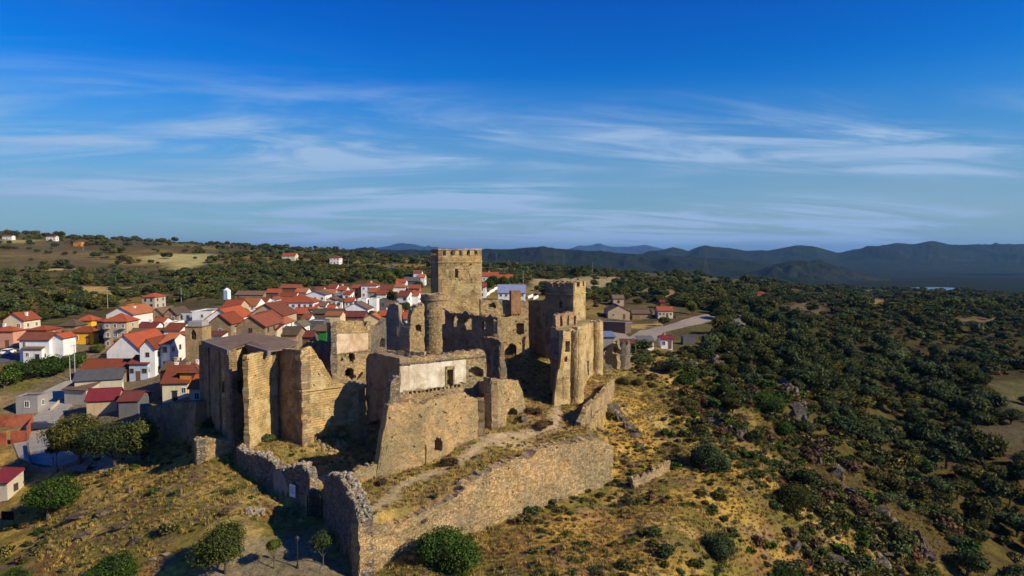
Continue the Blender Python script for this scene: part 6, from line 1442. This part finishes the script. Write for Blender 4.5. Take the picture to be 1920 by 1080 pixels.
FIELDS = [np.array([ground(*p)[:2] for p in f]) for f in ([(250,481),(300,475),(400,476),(412,486),(350,508),(318,508),(305,494),(270,490)],[(90,566),(140,534),(265,536),(200,566)],[(0,447),(60,450),(118,461),(110,463),(40,456),(0,455)],
   [(1190,545),(1250,538),(1300,560),(1230,562)],[(1430,588),(1500,560),(1575,562),(1560,612),(1460,612)],[(1612,560),(1660,558),(1662,606),(1630,590)],
   [(1780,597),(1890,595),(1885,606),(1790,607)],[(1825,705),(1990,690),(1990,800),(1870,785)],[(1800,805),(1990,800),(1990,870),(1850,860)],[(1560,640),(1640,650),(1680,690),(1600,672)],[(1700,640),(1800,650),(1790,672),(1720,662)],[(1300,520),(1400,522),(1390,534),(1310,532)],[(990,522),(1100,516),(1190,525),(1120,548),(990,545)])]
SCR = [np.array([ground(*p)[:2] for p in f]) for f in ([(0,458),(150,460),(200,498),(100,503),(0,502)],[(180,502),(290,507),(335,535),(200,528)])]
def dens(x, y):
    r = np.hypot(x, y); az = np.arctan2(x, y)*57.3
    d = smooth(.40, .56, fbm(x/38, y/38, 40, 4))*(.5+.5*smooth(.35, .55, fbm(x/11, y/11, 45, 3)))
    right = smooth(8, 18, az)*smooth(150, 175, r)
    slope = smooth(14, 22, az)*smooth(105, 135, r)*(1-smooth(150, 175, r))
    left = smooth(-1, -6, az)*smooth(260, 330, r)
    mid = (1-smooth(4, 12, np.abs(az-2)))*smooth(330, 400, r)
    base = np.clip(np.maximum.reduce([right*(.22+.9*d), slope*(.22+.6*d)*(1-.5*smooth(28, 18, az)*1.0), left*(.07+.85*smooth(.47, .61, fbm(x/70, y/40, 41, 4))), mid*(.16+.75*d)]), 0, 1)
    for pl in FIELDS: base = np.where(pip(x, y, pl), base*.05, base)
    for pl in SCR: base = np.where(pip(x, y, pl), base*.22, base)
    base = np.where(pip(x, y, vill_poly) | pip(x, y, FARM), 0, base); base = np.where(pip(x, y, PLAT), 0, base)
    for ex, ey, er in EXCL: base = np.where((x-ex)**2+(y-ey)**2 < er*er, 0, base)
    return base
def scatter_pts(N_, r0, r1, az0, az1, sp, seed, df=dens):
    rng = np.random.RandomState(seed); u = rng.rand(N_); r = np.sqrt(r0*r0+u*(r1*r1-r0*r0)); a = np.radians(rng.uniform(az0, az1, N_)); x = r*np.sin(a); y = r*np.cos(a)
    k = rng.rand(N_) < df(x, y); x, y = x[k], y[k]; cell = {}; out = []
    for i in range(len(x)):
        c = (int(x[i]//sp), int(y[i]//sp))
        ok = all((x[i]-X)**2+(y[i]-Y)**2 > sp*sp for dx in (-1, 0, 1) for dy in (-1, 0, 1) for (X, Y) in cell.get((c[0]+dx, c[1]+dy), ()))
        if ok: cell.setdefault(c, []).append((x[i], y[i])); out.append((x[i], y[i]))
    return np.array(out)
p1 = scatter_pts(42000, 100, 620, -44, 44, 3.2, 1); p2 = scatter_pts(38000, 620, 2600, -44, 44, 6.5, 2)
allp = np.concatenate([p1, p2]); allz = H(allp[:, 0], allp[:, 1]); alls = np.exp(rngT.normal(-.10, .36, len(allp))).clip(.4, 1.7)*np.where(np.hypot(allp[:, 0], allp[:, 1]) < 620, 3.1, 4.4)
# keep line of sight to things: drop trees that would stand in the near right ridge foreground as giants
rr_ = np.hypot(allp[:, 0], allp[:, 1]); alls = np.where(rr_ < 170, alls*.72, alls)
order = np.argsort(-alls/rr_); near_i = order[:300]; far_i = order[300:]
KIND = ['dark green holm oak']*5+['olive-brown oak', 'sage-grey olive-like tree']
def zone(x, y):
    a = math.degrees(math.atan2(x, y)); r = math.hypot(x, y)
    if a < 2: return 'in scrub beyond the village roofs'
    if a < 16: return 'on the ridge around the tan gabled barn'
    if r < 150: return 'low on the steep slope below the golden grass' if a > 24 else 'on the brow of the golden slope'
    if r < 230: return 'on the wooded slope at the right edge of the picture' if a > 30 else 'on the wooded slope just behind the cliff rocks'
    return 'on the middle of the far wooded valley side'
for i in near_i:
    s = float(alls[i]); v_ = rngT.randint(0, 7); zn = zone(allp[i, 0], allp[i, 1]); sz__ = 'large' if s > 3.9 else ('small' if s < 2.6 else 'middle-sized')
    t = thing('holm_oak' if v_ < 5 else 'oak_tree', '%s %s %s' % (sz__, KIND[v_], zn), 'tree', (allp[i, 0], allp[i, 1], float(allz[i])), 'oaks '+zn, rngT.uniform(0, 6.28)); t.scale = (s*rngT.uniform(.85, 1.2), s*rngT.uniform(.85, 1.2), s*rngT.uniform(.7, 1.15))
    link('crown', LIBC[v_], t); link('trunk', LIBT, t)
def instancer(name, pts, sc, variants, seed, kindlabel=None):
    """one object whose geometry nodes put a copy of a variant on every point"""
    coll = bpy.data.collections.new(name+'_shapes')
    for v in variants: coll.objects.link(bpy.data.objects.new(v.name, v))
    rng = np.random.RandomState(seed); n = len(pts)
    me = bpy.data.meshes.new(name); me.vertices.add(n); me.vertices.foreach_set('co', np.asarray(pts, np.float32).ravel())
    def attr(nm, tp, data, fld): a = me.attributes.new(nm, tp, 'POINT'); a.data.foreach_set(fld, np.asarray(data).ravel())
    attr('size', 'FLOAT_VECTOR', np.asarray(sc, np.float32), 'vector'); attr('turn', 'FLOAT_VECTOR', np.stack([np.zeros(n), np.zeros(n), rng.uniform(0, 6.28, n)], 1).astype(np.float32), 'vector'); attr('pick', 'INT', rng.randint(0, len(variants), n).astype(np.int32), 'value')
    o = link(name, me); ng = bpy.data.node_groups.new(name, 'GeometryNodeTree'); ng.interface.new_socket('Geometry', in_out='INPUT', socket_type='NodeSocketGeometry'); ng.interface.new_socket('Geometry', in_out='OUTPUT', socket_type='NodeSocketGeometry')
    nd = ng.nodes; L = ng.links.new; gi = nd.new('NodeGroupInput'); go = nd.new('NodeGroupOutput'); ip = nd.new('GeometryNodeInstanceOnPoints'); ci = nd.new('GeometryNodeCollectionInfo')
    ci.inputs['Collection'].default_value = coll; ci.inputs['Separate Children'].default_value = True; ci.inputs['Reset Children'].default_value = True; ip.inputs['Pick Instance'].default_value = True
    L(gi.outputs[0], ip.inputs['Points']); L(ci.outputs[0], ip.inputs['Instance'])
    for nm, tp, sk in (('size', 'FLOAT_VECTOR', 'Scale'), ('turn', 'FLOAT_VECTOR', 'Rotation'), ('pick', 'INT', 'Instance Index')):
        a = nd.new('GeometryNodeInputNamedAttribute'); a.data_type = tp; a.inputs['Name'].default_value = nm; L(a.outputs['Attribute'], ip.inputs[sk])
    L(ip.outputs[0], go.inputs[0]); md = o.modifiers.new('scatter', 'NODES'); md.node_group = ng; return o
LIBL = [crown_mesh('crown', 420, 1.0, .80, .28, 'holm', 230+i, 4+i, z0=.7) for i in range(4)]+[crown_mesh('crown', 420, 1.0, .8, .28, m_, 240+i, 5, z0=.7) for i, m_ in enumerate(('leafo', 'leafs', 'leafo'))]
fp = np.column_stack([allp[far_i], allz[far_i]]); fs = alls[far_i]; fsc = np.stack([fs*rngT.uniform(.8, 1.3, len(fs)), fs*rngT.uniform(.8, 1.3, len(fs)), fs*rngT.uniform(.65, 1.1, len(fs))], 1)
tag(instancer('oak_woodland', fp, fsc, LIBL, 5), 'dark holm oak woodland covering the valley and far hills', 'woodland', kind='stuff')
# scrub between the oaks and on the slope
def dens2(x, y):
    r = np.hypot(x, y); az = np.arctan2(x, y)*57.3; b = smooth(.36, .56, fbm(x/12, y/12, 50, 4))*(.55+.45*smooth(4, 18, az))
    ins = pip(x, y, PLAT); b = np.where(ins, .10, b); b = np.where((az < 2) & ~ins, b*.25, b); b = np.where(pip(x, y, vill_poly) | pip(x, y, FARM), 0, b)
    b = b*(1-pip(x, y, np.array([ground(*p)[:2] for p in [(330,1010),(420,975),(620,960),(690,1090),(250,1120)]]))); return b
s1 = scatter_pts(16000, 68, 175, -38, 40, .9, 3, dens2); s2 = scatter_pts(22000, 175, 700, -44, 44, 3.0, 4, lambda x, y: np.clip(dens(x, y)+.10+.12*(x > 0), 0, 1)*(~(pip(x, y, vill_poly) | pip(x, y, FARM) | np.any([pip(x, y, f) for f in FIELDS], 0))))
sz_ = H(s1[:, 0], s1[:, 1]); ss = np.exp(rngT.normal(-.25, .42, len(s1))).clip(.3, 2.2)*(.75+1.0*smooth(20, 60, s1[:, 0]))
ordr = np.argsort(-ss/np.hypot(s1[:, 0], s1[:, 1]))
SHR = [crown_mesh('low_shrub', 420, 1.0, .7, .20, m_, 300+i, 6, z0=.3) for i, m_ in enumerate(('scrub', 'scrub', 'leafs', 'leafo', 'scrub', 'drym', 'leafg'))]
vis = [i for i in ordr if not pip(s1[i:i+1, 0], s1[i:i+1, 1], PLAT)[0]][:300]; vset = set(vis)
for i in vis:
    v_ = rngT.randint(0, 7); a_ = math.degrees(math.atan2(s1[i, 0], s1[i, 1])); r_ = math.hypot(*s1[i])
    zn = 'on the grassy mound left of the gate' if a_ < -5 else ('on the slope right under the retaining wall' if a_ < 8 and r_ < 100 else ('among the golden grass beside the castle rock' if a_ < 18 else ('low on the golden slope near the bottom edge' if r_ < 100 else 'on the steep right slope between the oaks')))
    o = link('low_shrub', SHR[v_], None, (s1[i, 0], s1[i, 1], float(sz_[i])), (0, 0, rngT.uniform(0, 6.28)), (ss[i],)*3); tag(o, 'low %s scrub bush %s' % (('olive-brown','olive-brown','sage-grey','olive-green','olive-brown','russet','green')[v_], zn), 'shrub', 'low bushes '+zn)
rest = np.array([i for i in range(len(s1)) if i not in vset])
pp = np.concatenate([np.column_stack([s1[rest], sz_[rest]]), np.column_stack([s2, H(s2[:, 0], s2[:, 1])])]); sc2 = np.concatenate([ss[rest]*np.where(pip(s1[rest, 0], s1[rest, 1], PLAT), .45, 1), rngT.uniform(.8, 2.4, len(s2))])
tag(instancer('scrub_cover', pp, np.stack([sc2, sc2, sc2*.85], 1), SHR, 6), 'low olive scrub between the oaks', 'scrub', kind='stuff')
# dry grass tufts
def tuft(name, n, h, sp, mat, seed):
    rng = np.random.RandomState(seed); V = []; Fc = []
    for i in range(n):
        a = rng.uniform(0, 6.28); r = rng.uniform(0, sp); x, y = r*math.cos(a), r*math.sin(a); b = rng.uniform(0, 6.28); l = rng.uniform(.1, .45)*h; w = .05*h+.03; hh = h*rng.uniform(.6, 1.1); dx, dy = math.cos(b), math.sin(b)
        k = len(V); V += [(x-dy*w, y+dx*w, -.05), (x+dy*w, y-dx*w, -.05), (x+dx*l+dy*w*.3, y+dy*l-dx*w*.3, hh), (x+dx*l-dy*w*.3, y+dy*l+dx*w*.3, hh)]; Fc.append((k, k+1, k+2, k+3))
    return mesh(name, V, Fc, M[mat])
TUF = [tuft('grass_tuft', 26, .55, .5, 'dry', 1), tuft('grass_tuft', 22, .40, .55, 'dry', 2), tuft('grass_tuft', 30, .65, .45, 'dry', 3), tuft('grass_tuft', 20, .4, .5, 'drym', 4), tuft('grass_tuft', 24, .4, .5, 'scrub', 5)]
def dens3(x, y):
    ins = pip(x, y, PLAT); b = .25+.75*smooth(.34, .52, fbm(x/5, y/5, 60, 4)); b = np.where(pip(x, y, vill_poly), 0, b)
    for pl in (([(600,900),(640,893),(700,880)]), ([(690,960),(760,905),(840,878),(905,832),(960,815),(1040,800),(1045,760),(1075,745)])):
        b = b*smooth(.5, 1.2, segdist(x, y, wpoly(pl), False))
    return b*(1-pip(x, y, np.array([ground(*p)[:2] for p in [(330,1010),(420,975),(620,960),(690,1090),(250,1120)]])))*.95
s3 = scatter_pts(75000, 66, 150, -36, 36, .40, 8, dens3)
z3 = H(s3[:, 0], s3[:, 1]); c3 = rngT.uniform(.35, .85, len(s3)); tag(instancer('dry_grass', np.column_stack([s3, z3]), np.stack([c3, c3, c3*rngT.uniform(.6, 1.1, len(s3))], 1), TUF, 9), 'golden dry grass on the castle slopes', 'grass', kind='stuff')
# ---------------------------------------------------------------- air
def haze():
    x0, x1, y0, y1, z0, z1 = -31000, 31000, -4200, 43000, -150, 480
    mb = MB().box(((x0+x1)/2, (y0+y1)/2, (z0+z1)/2), (x1-x0, y1-y0, z1-z0)); m_ = bpy.data.materials.new('blue_haze'); m_.use_nodes = True; nt = m_.node_tree; nt.nodes.clear()
    o = nt.nodes.new('ShaderNodeOutputMaterial'); v = nt.nodes.new('ShaderNodeVolumePrincipled'); nt.links.new(v.outputs[0], o.inputs['Volume']); v.inputs['Color'].default_value = HAZE_COL; v.inputs['Density'].default_value = HAZE_DENSITY; v.inputs['Anisotropy'].default_value = .2
    tag(mb.build('haze', m_), 'thin blue haze over the whole landscape', 'haze', kind='stuff')
HAZE_COL = (.24, .55, 1.0, 1)
haze()
